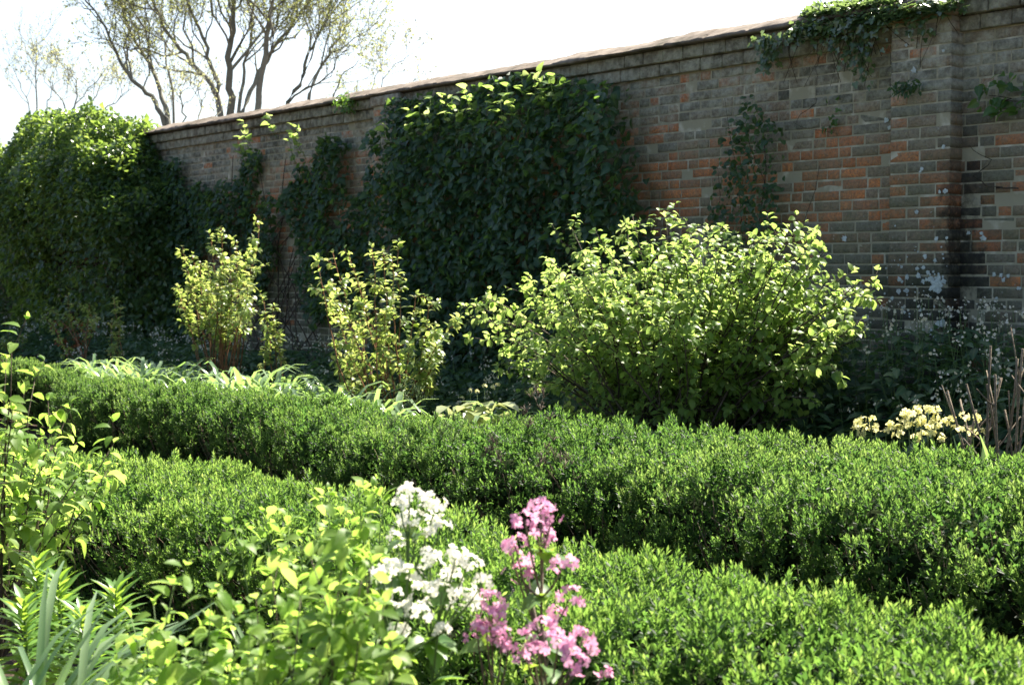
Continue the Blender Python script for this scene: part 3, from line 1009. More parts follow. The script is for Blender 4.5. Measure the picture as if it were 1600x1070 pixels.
# small climber right of the big shrub top, and sprigs
on_wall('small dark climbing rose on the bare brick above the big shrub', 'wall_creeper', 'creeper', ell((sp(1190, 300)[0], sp(1190, 300)[1]), (.36, .78), 2), sp(1190, 300)[0] - .6, sp(1190, 300)[0] + .6, .6, 2.7, 2300,
        lambda s, z: .18 + 0 * s, .055, .038, M['dark'], 303, T_OVAL, 'creepers on the wall',
        [(sp(1195, 420)[0], .5, sp(1140, 155)[0], sp(1140, 155)[1], .004), (sp(1200, 420)[0], .5, sp(1165, 190)[0], sp(1165, 190)[1], .004), (sp(1190, 420)[0], .4, sp(1200, 210)[0], sp(1200, 210)[1], .008), (sp(1185, 400)[0], .4, sp(1130, 260)[0], sp(1130, 260)[1], .004),
         (sp(1200, 400)[0], .8, sp(1290, 260)[0], sp(1290, 260)[1], .005)])
on_wall('dangling ivy tip hanging on red bricks left of the near pier', 'ivy_sprig', 'ivy', lambda s, z: ell(sp(1305, 190), (.05, .22))(s, z) + .3, sp(1322, 190)[0], sp(1280, 190)[0], sp(1300, 212)[1], sp(1300, 152)[1], 26,
        lambda s, z: .04 + 0 * s, .05, .045, M['ivy'], 304, T_IVY, None, [(sp(1283, 60)[0], sp(1283, 60)[1], sp(1282, 155)[0], sp(1282, 155)[1], .0025), (sp(1282, 155)[0], sp(1282, 155)[1], sp(1318, 210)[0], sp(1318, 210)[1], .0025)])
on_wall('dark leafy tuft rooted in the front of the near pier', 'wall_tuft', 'plant', ell(sp(1445, 140), (.12, .06)), sp(1467, 140)[0], sp(1422, 140)[0], sp(1445, 155)[1], sp(1445, 122)[1], 130,
        lambda s, z: .17 + 0 * s, .05, .02, M['dark'], 305, T_OVAL)
on_wall('bright green tuft growing under the coping left of the creeper panel', 'wall_tuft', 'plant', ell(sp(562, 165), (.14, .12)), sp(575, 165)[0], sp(548, 165)[0], sp(562, 178)[1], sp(562, 150)[1], 220,
        lambda s, z: .2 + 0 * s, .05, .025, M['ivy'], 306, T_OVAL)
on_wall('trailing green climber on the wall at the right edge', 'wall_creeper', 'creeper', lambda s, z: ell(sp(1590, 152), (.30, .14))(s, z), sp(1640, 150)[0], sp(1535, 150)[0], sp(1590, 180)[1], sp(1590, 110)[1], 60,
        lambda s, z: .09 + 0 * s, .07, .055, M['ivy'], 307, T_HEART, 'creepers on the wall', [(sp(1600, 295)[0], sp(1600, 295)[1], sp(1548, 292)[0], sp(1548, 292)[1], .006), (sp(1548, 292)[0], sp(1548, 292)[1], sp(1520, 228)[0], sp(1520, 228)[1], .004), (sp(1640, 165)[0], sp(1640, 165)[1], sp(1550, 150)[0], sp(1550, 150)[1], .005)])

# ivy sprawling over the coping
r = np.random.default_rng(51)
iv = thing('coping_ivy', 'glossy ivy sprawling over the coping above the near pier', 'ivy', W(6.6, DW, ZT))
P_, A_, N_ = [], [], []
sa, sb = sp(1530, 10)[0], sp(1235, 45)[0]
n = 1700
s = sa + (sb - sa) * r.beta(1.5, 1.3, n)
t = r.random(n)
prD, prZ = P[2:9, 0], P[2:9, 1]
u = t ** .8 * (len(prD) - 1) * .85
D = DW + np.interp(u, np.arange(len(prD)), prD) - .01 - .03 * r.random(n)
z = zc0 + np.interp(u, np.arange(len(prD)), prZ) + .0 + .035 * r.random(n)
mask = fbm(np.stack([s * 2.2, D * 2, s * 0], -1), 8) + .25 * np.sin(np.clip((s - sa) / (sb - sa), 0, 1) * np.pi) > .55
P_.append(W(s, D, z)[mask])
A_.append(nrm(-NDIR * .7 + r.normal(0, .6, (n, 3)))[mask])
N_.append(nrm(UP - NDIR * .05 + r.normal(0, .28, (n, 3)))[mask])
for (x, y, a, b, m_) in [(1370, 55, .34, .09, 75), (1370, 90, .08, .22, 60), (1290, 50, .4, .07, 60), (1222, 85, .09, .13, 70), (1232, 65, .12, .12, 60), (1345, 65, .1, .2, 60), (1465, 45, .1, .05, 20)]:
    c = sp(x, y + 5)
    s = c[0] + r.normal(0, a * .5, m_)
    z = c[1] + r.normal(0, b * .5, m_)
    z = np.minimum(z, zc0 - .015 - .05 * r.random(m_))
    over = np.clip((z - ZT) / .1, 0, 1)
    P_.append(W(s, DW - .11 - .07 * over - .09 * r.random(m_), z))
    A_.append(nrm(-UP * .8 - NDIR * .3 + r.normal(0, .4, (m_, 3))))
    N_.append(nrm(-NDIR + UP * .4 + r.normal(0, .3, (m_, 3))))
for q in range(950):
    x = 1228 + 285 * r.beta(1.3, 1.4)
    y = 58 - (x - 1228) * .172 + r.normal(0, 7) - 4
    P_.append(PD(x, y, DW - .19 - .04 * r.random())[None])
    A_.append(nrm(np.array([[r.normal(0, 1), r.normal(0, .6) - .4, r.normal(0, .35)]])))
    N_.append(nrm((UP - NDIR * (.35 + .5 * r.random()) + r.normal(0, .28, 3))[None]))
P_, A_, N_ = map(np.concatenate, (P_, A_, N_))
L = .044 * (.6 + .7 * r.random(len(P_)))
link('foliage', leaf_mesh('foliage', T_IVY, P_, A_, N_, L, L * .5, .15), M['copivy'], iv)
tb = Tubes()
for q in range(22):
    s = sa + (sb - sa) * r.random()
    tb.add(bez(W(s, DW + .05, zc0 + .09), W(s + r.normal(0, .1), DW - .22, zc0 + .03), W(s + r.normal(0, .15), DW - .13, ZT - .3 * r.random()), 8), .004, .002, 4, r.random())
tb.build('stems', M['bark'], iv)


# ivy mounds at the left end
def mound(label, px_c, top_py, s_half, prot, seed, n, D0=DW, foot=.4):
    r = np.random.default_rng(seed)
    cs = sz(PD(px_c, 400, D0))[0]
    top = sz(PD(px_c, top_py, D0 - .3))[1]
    root = thing('ivy_mound', label, 'ivy', W(cs, D0 - prot * .5, 0), 'ivy mounds over the far end of the wall')
    # points over a half super-ellipsoid leaning on the wall
    a = r.random(n * 2) * np.pi                 # 0..pi along s, front half
    b = np.arcsin(np.clip(r.random(n * 2) * 1.25 - .25, -.2, 1))
    ca, sa_, cb_, sb_ = np.cos(a), np.sin(a), np.cos(np.clip(b, 0, 2)), np.sin(np.clip(b, 0, 2))
    e = .75
    s = cs + s_half * np.sign(ca) * np.abs(ca) ** e * cb_ ** e
    D = D0 + .15 - (prot + .15) * np.abs(sa_) ** e * cb_ ** e
    z = np.where(b > 0, 1.5 + (top - 1.5) * sb_ ** .55, 1.5 * r.random(n * 2))
    D = D0 + .15 - (D0 + .15 - D) * np.clip(foot + (1 - foot) * z / 2.75, foot, 1)
    q = np.stack([s, D, z], -1)
    f = fbm(q * .9, seed, 3) - .5
    g = fbm(q * 2.6, seed + 4, 2) - .5
    cen = np.array([cs, D0, 1.3])
    k = 1 + .42 * f + .22 * g
    # the crest stays near the measured height
    q = cen + (q - cen) * k[:, None]
    q[:, 2] = np.minimum(np.maximum(q[:, 2], .05), top + .06 + .12 * r.random(len(q)))
    q[:, 2] -= .75 * np.clip(np.abs(q[:, 0] - cs) / s_half, 0, 1) ** 2.5 * np.clip(q[:, 2] / top, 0, 1)
    depth = r.random(len(q)) ** 2.2
    q = cen + (q - cen) * (1 - .5 * depth)[:, None]
    nn = q - cen
    nn = nrm(nn / np.array([s_half, prot, top - 1.3]) ** 2)
    nw = nn[:, :1] * TDIR + nn[:, 1:2] * NDIR + nn[:, 2:] * UP
    pos = W(q[:, 0], q[:, 1], q[:, 2])
    m_ = len(pos)
    ax = nrm(nw * .6 - UP * .35 + r.normal(0, .6, (m_, 3)))
    nm = nrm(nw * .7 + UP * .6 + r.normal(0, .4, (m_, 3)))
    L = .085 * (.55 + .7 * r.random(m_))
    rn = np.clip(r.random(m_) * .7 + .3 * fbm(q * 1.5, seed + 8), 0, 1)
    link('foliage', leaf_mesh('foliage', T_OVAL if False else T_FOLD, pos, ax, nm, L, L * .34, .2, rn), M['mound'], root)
    tb = Tubes()
    for _ in range(70):
        i_ = int(r.integers(0, m_))
        p0 = W(cs + r.normal(0, s_half * .3), D0 - .1, .05)
        tb.add(bez(p0, (p0 + pos[i_]) / 2 + UP * .5, pos[i_], 8), .018, .004, 5, r.random())
    tb.build('stems', M['bark'], root)
    return root


mound('great dark ivy mound with sunlit crown swallowing the far end of the wall', 165, 172, 2.9, 1.25, 401, 25000)
mound('ivy mound at the left edge of the view beyond the great one', -45, 190, 2.6, 1.3, 402, 15000, DW + .2, .75)

# ------------------------------------------------------------------ shaded ground cover below the wall
r = np.random.default_rng(71)
cov = thing('shade_groundcover', 'dense dark leafy groundcover with small cream flowers along the foot of the wall', 'groundcover', W(10, 7.3, 0), None, 'stuff')
nc = 1350
s = .5 + 22.5 * r.random(nc) ** 1.4
D = 6.35 + 1.7 * r.random(nc)
# keep the bed clear where the big shrub stands
hh = (.50 + .50 * np.clip((9 - s) / 4, 0, 1)) * (.75 + .5 * fbm(np.stack([s, D, s * 0], -1), 5)) * np.clip((D - 5.9) / 1.0, .45, 1.05)
P_, A_, N_, L_ = [], [], [], []
FP, FA, FN = [], [], []
tb = Tubes()
for q in range(nc):
    b = W(s[q], D[q], 0)
    h = hh[q]
    for k in range(26):
        a = r.random() * 6.28
        lev = r.random() ** .6
        rad = np.array([math.cos(a), math.sin(a), 0])
        P_.append(b + UP * h * lev + rad * (.05 + .09 * r.random()))
        A_.append(nrm(rad + UP * (.35 - .6 * r.random())))
        N_.append(nrm(UP + r.normal(0, .3, 3)))
        L_.append((.16 if lev < .7 else .10) * (.6 + .6 * r.random()))
    if r.random() < (.75 if s[q] < 9 else .28):
        for k in range(int(r.integers(1, 4))):
            top = b + UP * (h + .05 + .14 * r.random()) + r.normal(0, .07, 3) * np.array([1, 1, 0])
            tb.add(bez(b + UP * h * .5, (b + top) / 2 + UP * .2 * h, top, 4), .003, .0015, 3)
            for m_ in range(int(r.integers(3, 8))):
                FP.append(top + r.normal(0, .016, 3))
                FA.append(nrm(-UP + r.normal(0, .6, 3)))
                FN.append(r.normal(0, 1, 3))
P_, A_, N_, L_ = map(np.array, (P_, A_, N_, L_))
link('foliage', leaf_mesh('foliage', T_OVAL, P_, A_, N_, L_, L_ * .21, .35), M['cover'], cov, smooth=True)
FL = .018 * (.7 + .6 * r.random(len(FP)))
link('cream_flowers', leaf_mesh('cream_flowers', T_PETAL, np.array(FP), np.array(FA), np.array(FN), FL, FL * .45, .3), M['cream'], cov)
tb.build('flower_stems', M['greenstem'], cov)


# ------------------------------------------------------------------ strap leaved clumps and small flowers
def ribbon_mesh(name, ribbons, curl=1.6):
    """ribbons: (base, dir(horizontal), length, width, arch, rnd): arching strap leaves with a channel"""
    V, F, S_, R_, A_ = [], [], [], [], []
    nv = nl = 0
    m = 8
    t = np.linspace(0, 1, m)
    for (b, d, L, w, arch, rnd) in ribbons:
        ang = (.12 + arch * t ** curl)               # lean from the vertical grows along the leaf
        dx, dz = np.sin(ang), np.cos(ang)
        x = np.concatenate([[0], np.cumsum((dx[1:] + dx[:-1]) / 2)]) * L / (m - 1)
        zz = np.concatenate([[0], np.cumsum((dz[1:] + dz[:-1]) / 2)]) * L / (m - 1)
        c = b + x[:, None] * d + zz[:, None] * UP
        side = np.cross(d, UP)
        nv_ = np.stack([-np.cos(ang)[:, None] * d + np.sin(ang)[:, None] * UP], 0)[0]
        wd = w * .5 * np.clip(np.minimum(1, .75 + t) * np.sqrt(np.clip(1.02 - t ** 4, 0, 1)), .06, 1)
        rows_ = np.stack([c - side * wd[:, None] + nv_ * wd[:, None] * .3, c, c + side * wd[:, None] + nv_ * wd[:, None] * .3], 1)
        V.append(rows_.reshape(-1, 3))
        i = np.arange(m - 1)
        for o in (0, 1):
            f = np.stack([i * 3 + o, i * 3 + o + 1, (i + 1) * 3 + o + 1, (i + 1) * 3 + o], -1)
            F.append((f + nv).ravel())
            S_.append(nl + np.arange(m - 1) * 4)
            nl += (m - 1) * 4
        nv += 3 * m
        R_.append(np.full(3 * m, rnd))
        A_.append(np.tile([1., 0, 1.], m))
    return raw_mesh(name, np.concatenate(V), np.concatenate(F), np.concatenate(S_), {'rnd': np.concatenate(R_), 'ax': np.concatenate(A_)})


def strap_ribbons(r, n, L, w, rad, arch):
    out = []
    for q in range(n):
        a = r.random() * 6.28
        d = np.array([math.cos(a), math.sin(a), 0])
        b = d * rad * r.random() + np.array([r.normal(0, rad * .5), r.normal(0, rad * .5), 0])
        out.append((b, d, L * (.6 + .6 * r.random()), w * (.75 + .5 * r.random()), arch * (.65 + .8 * r.random()), r.random()))
    return out


def clump(name, label, cat, loc, n, L, w, rad, arch, mat, seed, group=None, curl=1.6):
    r = np.random.default_rng(seed)
    root = thing(name, label, cat, loc, group)
    WORLD.pop(root.name)
    link('leaves', ribbon_mesh('leaves', strap_ribbons(r, n, L, w, rad, arch), curl), mat, root, smooth=True)
    return root


# sunny bulb foliage behind the far hedge: one clump, then copies
r = np.random.default_rng(13)
LB = 'low arching clump of shiny strap leaves in the sunny bed behind the far hedge'
spots = []
for px in np.linspace(150, 310, 11):
    spots.append((px, 5.0 + .6 * r.random()))
for px in np.linspace(360, 580, 13):
    spots.append((px + r.normal(0, 5), 5.0 + .6 * r.random()))
for px in (735, 770, 800, 830):
    spots.append((px, 5.1 + .3 * r.random()))
protos = []
for i, (px, D_) in enumerate(spots):
    loc = ground_at(px, D_)
    if i < 3:
        o = clump('strap_leaf_clump', LB, 'bulb plant', loc, 50, .67, .036, .10, 2.6, M['strap'], 500 + i, 'strap leaf clumps behind the far hedge', 3.2)
        o.rotation_euler.z = 0
        protos.append(o)
    else:
        src = protos[i % 3]
        o = src.copy()
        COL.objects.link(o)
        o.location = [float(v) for v in loc]
        o.rotation_euler.z = r.random() * 6.28
        o.scale = [.85 + .35 * r.random()] * 3
        for c in src.children:
            d_ = c.copy()
            COL.objects.link(d_)
            d_.parent = o

# broad pale leaves below the shrub's left side
r = np.random.default_rng(14)
LBP = 'rosette of broad pale sunlit leaves at the left foot of the big shrub'
for i, (px, D_) in enumerate([(706, 5.06), (738, 5.0), (770, 5.08), (802, 5.02), (765, 5.3), (840, 5.1)]):
    b = ground_at(px, D_)
    if i == 0:
        pale0 = thing('pale_rosette', LBP, 'plant', b, 'pale leaf rosettes by the big shrub')
        P_, A_, N_, L_ = [], [], [], []
        for q in range(34):
            a = r.random() * 6.28
            d = np.array([math.cos(a), math.sin(a), 0])
            P_.append(b + UP * (.28 + .3 * r.random()) + d * .05 * r.random())
            A_.append(nrm(d + UP * (.7 * r.random() - .1)))
            N_.append(nrm(UP + r.normal(0, .25, 3)))
            L_.append(.15 * (.6 + .6 * r.random()))
        L_ = np.array(L_)
        link('leaves', leaf_mesh('leaves', T_OVAL, np.array(P_), np.array(A_), np.array(N_), L_, L_ * .26, .4), M['pale'], pale0, smooth=True)
    else:
        o = pale0.copy()
        COL.objects.link(o)
        o.location = [float(v) for v in b]
        o.rotation_euler.z = r.random() * 6.28
        o.scale = [.8 + .3 * r.random()] * 3
        d_ = pale0.children[0].copy()
        COL.objects.link(d_)
        d_.parent = o


def flower_ball(c, rad, nf, pl, pw, r, npet=4, flat=.7, up=.5):
    """positions of petals for a loose head of open flowers"""
    P_, A_, N_ = [], [], []
    for q in range(nf):
        o = nrm(r.normal(0, 1, 3) + UP * up)
        p = c + o * rad * np.array([1, 1, flat]) * (.55 + .5 * r.random())
        face = nrm(o + r.normal(0, .45, 3))
        u = nrm(np.cross(face, np.array([.3, .7, .2])))
        v = np.cross(face, u)
        a0 = r.random() * 6.28
        for k in range(npet):
            a = a0 + k * 2 * math.pi / npet + r.normal(0, .12)
            d = u * math.cos(a) + v * math.sin(a) + face * .12
            P_.append(p); A_.append(d); N_.append(face)
    n = len(P_)
    L = pl * (.8 + .4 * r.random(n))
    return np.array(P_), np.array(A_), np.array(N_), L, L * pw / pl / 2


# pale yellow flowers in front of the pruned stems
r = np.random.default_rng(15)
heads_all = [[(1385, 674), (1394, 664)], [(1346, 678), (1338, 670)], [(1485, 655), (1493, 668)], [(1456, 678), (1472, 682), (1464, 640)], [(1415, 645), (1408, 652)], [(1340, 660), (1352, 668), (1348, 655)], [(1362, 656), (1368, 668)], [(1405, 668), (1412, 660), (1402, 676)], [(1425, 648), (1432, 660), (1420, 664), (1433, 640), (1440, 655)], [(1450, 640), (1462, 652), (1456, 664), (1448, 670)],
             [(1430, 684), (1440, 680)], [(1468, 668), (1475, 660)], [(1500, 672), (1508, 650), (1525, 654)], [(1530, 672), (1520, 675)], [(745, 612), (757, 602)], [(722, 622), (735, 610)], [(770, 605), (778, 600)]]
YL = ['clump of nodding pale yellow flowers above the far hedge before the wall pier', 'few pale yellow flowers at the left foot of the big shrub']
for i, hs in enumerate(heads_all):
    D_ = 5.85 + .25 * r.random()
    right = hs[0][0] > 1000
    b = ground_at(sum(h[0] for h in hs) / len(hs), D_)
    root = thing('yellow_flower', YL[0] if right else YL[1], 'flower', b, 'yellow flowers by the pruned stems' if right else 'yellow flowers by the big shrub')
    tb = Tubes()
    for (x, y) in hs:
        c = PD(x, y, D_ + r.normal(0, .04))
        f0 = b + np.array([r.normal(0, .03), r.normal(0, .03), 0])
        tb.add(bez(f0, (f0 + c) / 2 + UP * .1, c, 6), .0028, .0018, 4)
        Pq = flower_ball(c, .024 if right else .015, 5 if right else 3, .0175 if right else .014, .013 if right else .010, r, 5)
        link('flower_head', leaf_mesh('flower_head', T_PETAL, *Pq[:3], Pq[3], Pq[4], .2), M['yellow'], root)
    tb.build('stems', M['greenstem'], root)
    link('leaves', ribbon_mesh('leaves', [(b - b + np.array([r.normal(0, .03), r.normal(0, .03), 0]) + b, nrm(np.append(r.normal(0, 1, 2), 0)), .3 + .2 * r.random(), .03, 1.2, r.random()) for _ in range(9)]), M['strap'], root, smooth=True)

for i, (px, lab) in enumerate([(1545, 'upright green bulb leaves just left of the right edge'), (1592, 'tall upright green bulb leaves cut by the right edge'), (1480, 'low pale bulb leaves under the pale yellow flowers')]):
    clump('strap_leaf_clump', lab, 'bulb plant', ground_at(px, 5.62), 16, .62 if i < 2 else .5, .03, .05, .45 if i < 2 else 1.4, M['strap'], 530 + i, 'strap leaf clumps near the right edge')

# ------------------------------------------------------------------ foreground
def tipsZ(lst, Z, r, dz=.15):
    return [PZ(x, y, Z + r.normal(0, dz)) for x, y in lst]


r = np.random.default_rng(16)
FG = 'leafy shrubs in the foreground'
shrub('leafy_shrub', 'tall leafy shrub with dark slanting twigs at the left edge', 'shrub', zground(-60, 4.1),
      tipsZ([(18, 545), (10, 560), (55, 590), (75, 625), (100, 660), (60, 690), (178, 692), (165, 735), (120, 745), (95, 820), (62, 800), (20, 640), (30, 720), (15, 830), (8, 770), (80, 745), (45, 850), (-30, 600), (-50, 700), (40, 610), (0, 690), (90, 700), (140, 760), (-10, 800)], 4.1, r, .18),
      (M['bark'], M['fore']), .052, .030, 601, stem_r=.006, bare=.52, shoots=4, shoot_len=.13, nodes=3, group=FG, droop=.8, bend=.42)
shrub('leafy_shrub', 'bushy light green shrub in front of the near hedge, left of the white flowers', 'shrub', zground(545, 3.15),
      tipsZ([(588, 748), (560, 762), (512, 765), (492, 792), (530, 800), (600, 785), (445, 840), (362, 812), (410, 800), (452, 822), (500, 850), (470, 838), (560, 830), (395, 825), (545, 780), (575, 800), (520, 860), (425, 870), (590, 840)], 3.15, r, .1),
      (M['greenstem'], M['fore']), .038, .023, 602, stem_r=.004, bare=.5, shoots=4, shoot_len=.08, nodes=4, group=FG, droop=.8, bend=.42)
shrub('leafy_shrub', 'blurred yellow green shrub with dark upright stems at the bottom centre left', 'shrub', zground(480, 2.3),
      tipsZ([(540, 850), (580, 880), (565, 905), (485, 870), (425, 895), (400, 935), (600, 940), (520, 950), (450, 980), (560, 1000), (612, 1000), (500, 1040), (545, 920), (470, 930), (590, 1040), (430, 1040), (540, 1060), (640, 1060), (575, 960)], 2.3, r, .1),
      (M['bark'], M['fore']), .040, .023, 603, stem_r=.004, bare=.4, shoots=6, shoot_len=.085, nodes=5, group=FG, droop=.8, bend=.42)
shrub('leafy_shrub', 'low yellow green shrub filling the bottom edge right of the strap leaves', 'shrub', zground(280, 2.55),
      tipsZ([(272, 912), (205, 965), (330, 932), (312, 980), (232, 1000), (372, 960), (262, 1040), (350, 1040), (182, 1035), (400, 1030), (300, 1060), (345, 985), (240, 945), (390, 990), (290, 1010), (210, 1060), (370, 1070)], 2.55, r, .1),
      (M['greenstem'], M['fore']), .042, .024, 604, stem_r=.004, bare=.4, shoots=6, shoot_len=.09, nodes=5, group=FG, droop=.8, bend=.42)


# lily shoots: upright stems ringed with narrow leaves
def lily(label, px, Z, py, seed, n=95):
    r = np.random.default_rng(seed)
    b = zground(px, Z)
    top = PZ(px, py, Z)
    root = thing('lily_shoot', label, 'plant', b, 'lily shoots in the left foreground')
    tb = Tubes()
    tb.add(bez(b, (b + top) / 2 + r.normal(0, .01, 3), top, 6), .006, .004, 6)
    tb.build('stem', M['greenstem'], root)
    t = np.linspace(.55, 1, n)
    a = np.arange(n) * 2.4
    rad = np.stack([np.cos(a), np.sin(a), 0 * a], -1)
    lift = np.interp(t, [.55, .85, 1], [.2, .6, 1.9])
    ax = nrm(rad + lift[:, None] * UP + r.normal(0, .12, (n, 3)))
    pos = b + (top - b) * t[:, None]
    nm = nrm(UP - rad * .3)
    L = .105 * (.75 + .4 * r.random(n)) * np.interp(t, [.55, .85, 1], [1, 1, .65])
    link('leaves', leaf_mesh('leaves', T_OVAL, pos, ax, nm, L, L * .115, .25 + .2 * r.random(n)), M['lily'], root, smooth=True)


for i, (px, Z, py, lab) in enumerate([(58, 3.7, 880, 'tallest lily shoot ringed with narrow leaves, leftmost of its group'), (92, 3.6, 910, 'spiky lily shoot right beside the tallest lily shoot'), (182, 3.5, 925, 'bushy lily shoot standing apart in front of the dark hedge base'),
                                      (38, 3.4, 945, 'short lily shoot above the bottom left strap leaves'), (130, 3.3, 960, 'short lily shoot between the spiky and the bushy ones')]):
    lily(lab, px, Z, py, 700 + i)

# strap leaves in the bottom left corner, and a few among the shrubs
for i, (px, Z, L, n, ar, lab) in enumerate([(15, 2.85, .77, 66, 1.6, 'grey green strap leaves in the very corner, leftmost clump'), (85, 2.75, .75, 66, 1.6, 'broad upright strap leaves just right of the corner clump'),
                                            (150, 2.8, .76, 44, 1.7, 'arching strap leaves beside the low yellow green shrub'), (-50, 2.7, .74, 36, 1.0, 'strap leaves cut off by the left edge'),
                                            (470, 2.75, .66, 14, 1.0, 'few tall strap leaves among the blurred shrub stems'), (700, 2.35, .62, 22, .9, 'strap leaves at the bottom under the white flowers'),
                                            (330, 2.8, .56, 14, 1.1, 'strap leaves behind the low yellow green shrub')]):
    clump('strap_leaf_clump', lab, 'bulb plant', zground(px, Z), n, L, .021, .07, ar, M['strap'], 720 + i, 'strap leaf clumps in the foreground', 2.6)


# honesty: tall stems with loose heads of four petalled flowers
def honesty(label, basepx, Z, heads, mat, seed, group, stem_mat, nfl=10, rad=.027):
    r = np.random.default_rng(seed)
    b = zground(basepx, Z)
    root = thing('honesty', label, 'flower', b, group)
    tb = Tubes()
    top = PZ(heads[0][0], heads[0][1], Z)
    main = bez(b, (b + top) / 2 + r.normal(0, .012, 3), top, 12)
    tb.add(main, .0046, .002, 6)
    P_, A_, N_, L_ = [], [], [], []
    for i, h in enumerate(heads):
        c = PZ(h[0], h[1], Z + (0 if i == 0 else r.normal(0, .06)))
        sc = h[2] if len(h) > 2 else 1.
        if i:
            # leave the main stem some way below the head
            zt = c[2] - (.10 + .10 * r.random())
            k = int(np.clip(np.searchsorted(main[:, 2], zt), 2, 10))
            j = main[k]
            tb.add(bez(j, (j + c) / 2 + UP * -.02 + (c - j) * .15, c, 7), .0026, .0014, 5)
            P_.append(j); A_.append(nrm((c - j) * np.array([1, 1, .2]) + r.normal(0, .03, 3))); N_.append(UP + r.normal(0, .3, 3)); L_.append(.055 * (.7 + .5 * r.random()))
        Q = flower_ball(c, rad * sc, int(nfl * sc * sc + 2), .0092, .0074, r, 4, .75)
        fh = link('flower_head', leaf_mesh('flower_head', T_PETAL, *Q[:3], Q[3], Q[4], .12), mat, root)
        st = Tubes()
        for q in range(0, len(Q[0]), 4):
            st.add(np.array([c - UP * rad * sc * .8, (c + Q[0][q]) / 2 - UP * .006, Q[0][q]]), .0009, .0008, 3)
        st.build('flower_stalks', stem_mat, fh)
    for q in range(15):
        k = int(r.integers(2, 11))
        p = main[k]
        a = r.random() * 6.28
        d = np.array([math.cos(a), math.sin(a), .15 - .4 * r.random()])
        P_.append(p + d * .012); A_.append(nrm(d)); N_.append(nrm(UP + r.normal(0, .25, 3))); L_.append((.10 if k < 6 else .06) * (.7 + .5 * r.random()))
    L_ = np.array(L_)
    link('leaves', leaf_mesh('leaves', T_HEART, np.array(P_), np.array(A_), np.array(N_), L_, L_ * .36, .3), M['hon'], root, smooth=True)
    tb.build('stem', stem_mat, root)


HW, HP = 'white honesty plants in the foreground', 'pink honesty plants in the foreground'
honesty('tallest white flowering honesty, left of the pink ones', 632, 2.65, [(640, 772, 1.1), (625, 790, .8), (680, 792, 1.1), (662, 780, .8), (650, 832, 1.1), (620, 842, .9), (690, 825, .8), (635, 812, .8), (672, 815, .7)], M['white'], 801, HW, M['greenstem'])
honesty('middle white honesty with broad lower flower heads', 690, 2.6, [(672, 872, 1.), (712, 872, 1.1), (730, 882, 1.), (700, 895, .8), (690, 925, 1.2), (725, 932, 1.3), (660, 920, .8), (650, 905, .7), (755, 910, .7), (705, 905, .8), (745, 945, .8)], M['white'], 802, HW, M['greenstem'])
honesty('low white honesty nearest the blurred green shrub', 622, 2.55, [(600, 890, 1.), (615, 885, .8), (640, 895, .8), (625, 935, .9), (645, 950, .8), (660, 960, .9), (610, 950, .7), (625, 985, .8), (690, 985, .7), (590, 905, .6)], M['white'], 803, HW, M['greenstem'])
honesty('tall pink honesty with the highest pink flower head', 838, 2.6, [(845, 792, 1.15), (820, 812, .9), (862, 808, .9), (850, 835, 1.15), (838, 822, .8), (805, 852, 1.1), (798, 862, .7), (812, 895, 1.15), (822, 880, .8), (880, 882, .95), (890, 934, 1.), (868, 962, .9)], M['pink'], 804, HP, M['purplestem'])
honesty('leaning pink honesty beside the white ones', 772, 2.5, [(770, 940, 1.1), (765, 965, 1.1), (780, 955, .8), (745, 985, .9), (785, 998, 1.), (760, 985, 1.), (795, 1010, .9)], M['pink'], 805, HP, M['purplestem'])
honesty('low pink honesty at the bottom right of the flowers', 862, 2.45, [(848, 978, 1.), (830, 995, 1.), (840, 1015, .9), (872, 1005, 1.), (890, 1015, .9), (912, 995, 1.1), (902, 1035, 1.), (925, 1008, .8), (820, 1020, .8), (942, 1050, .6)], M['pink'], 806, HP, M['purplestem'])


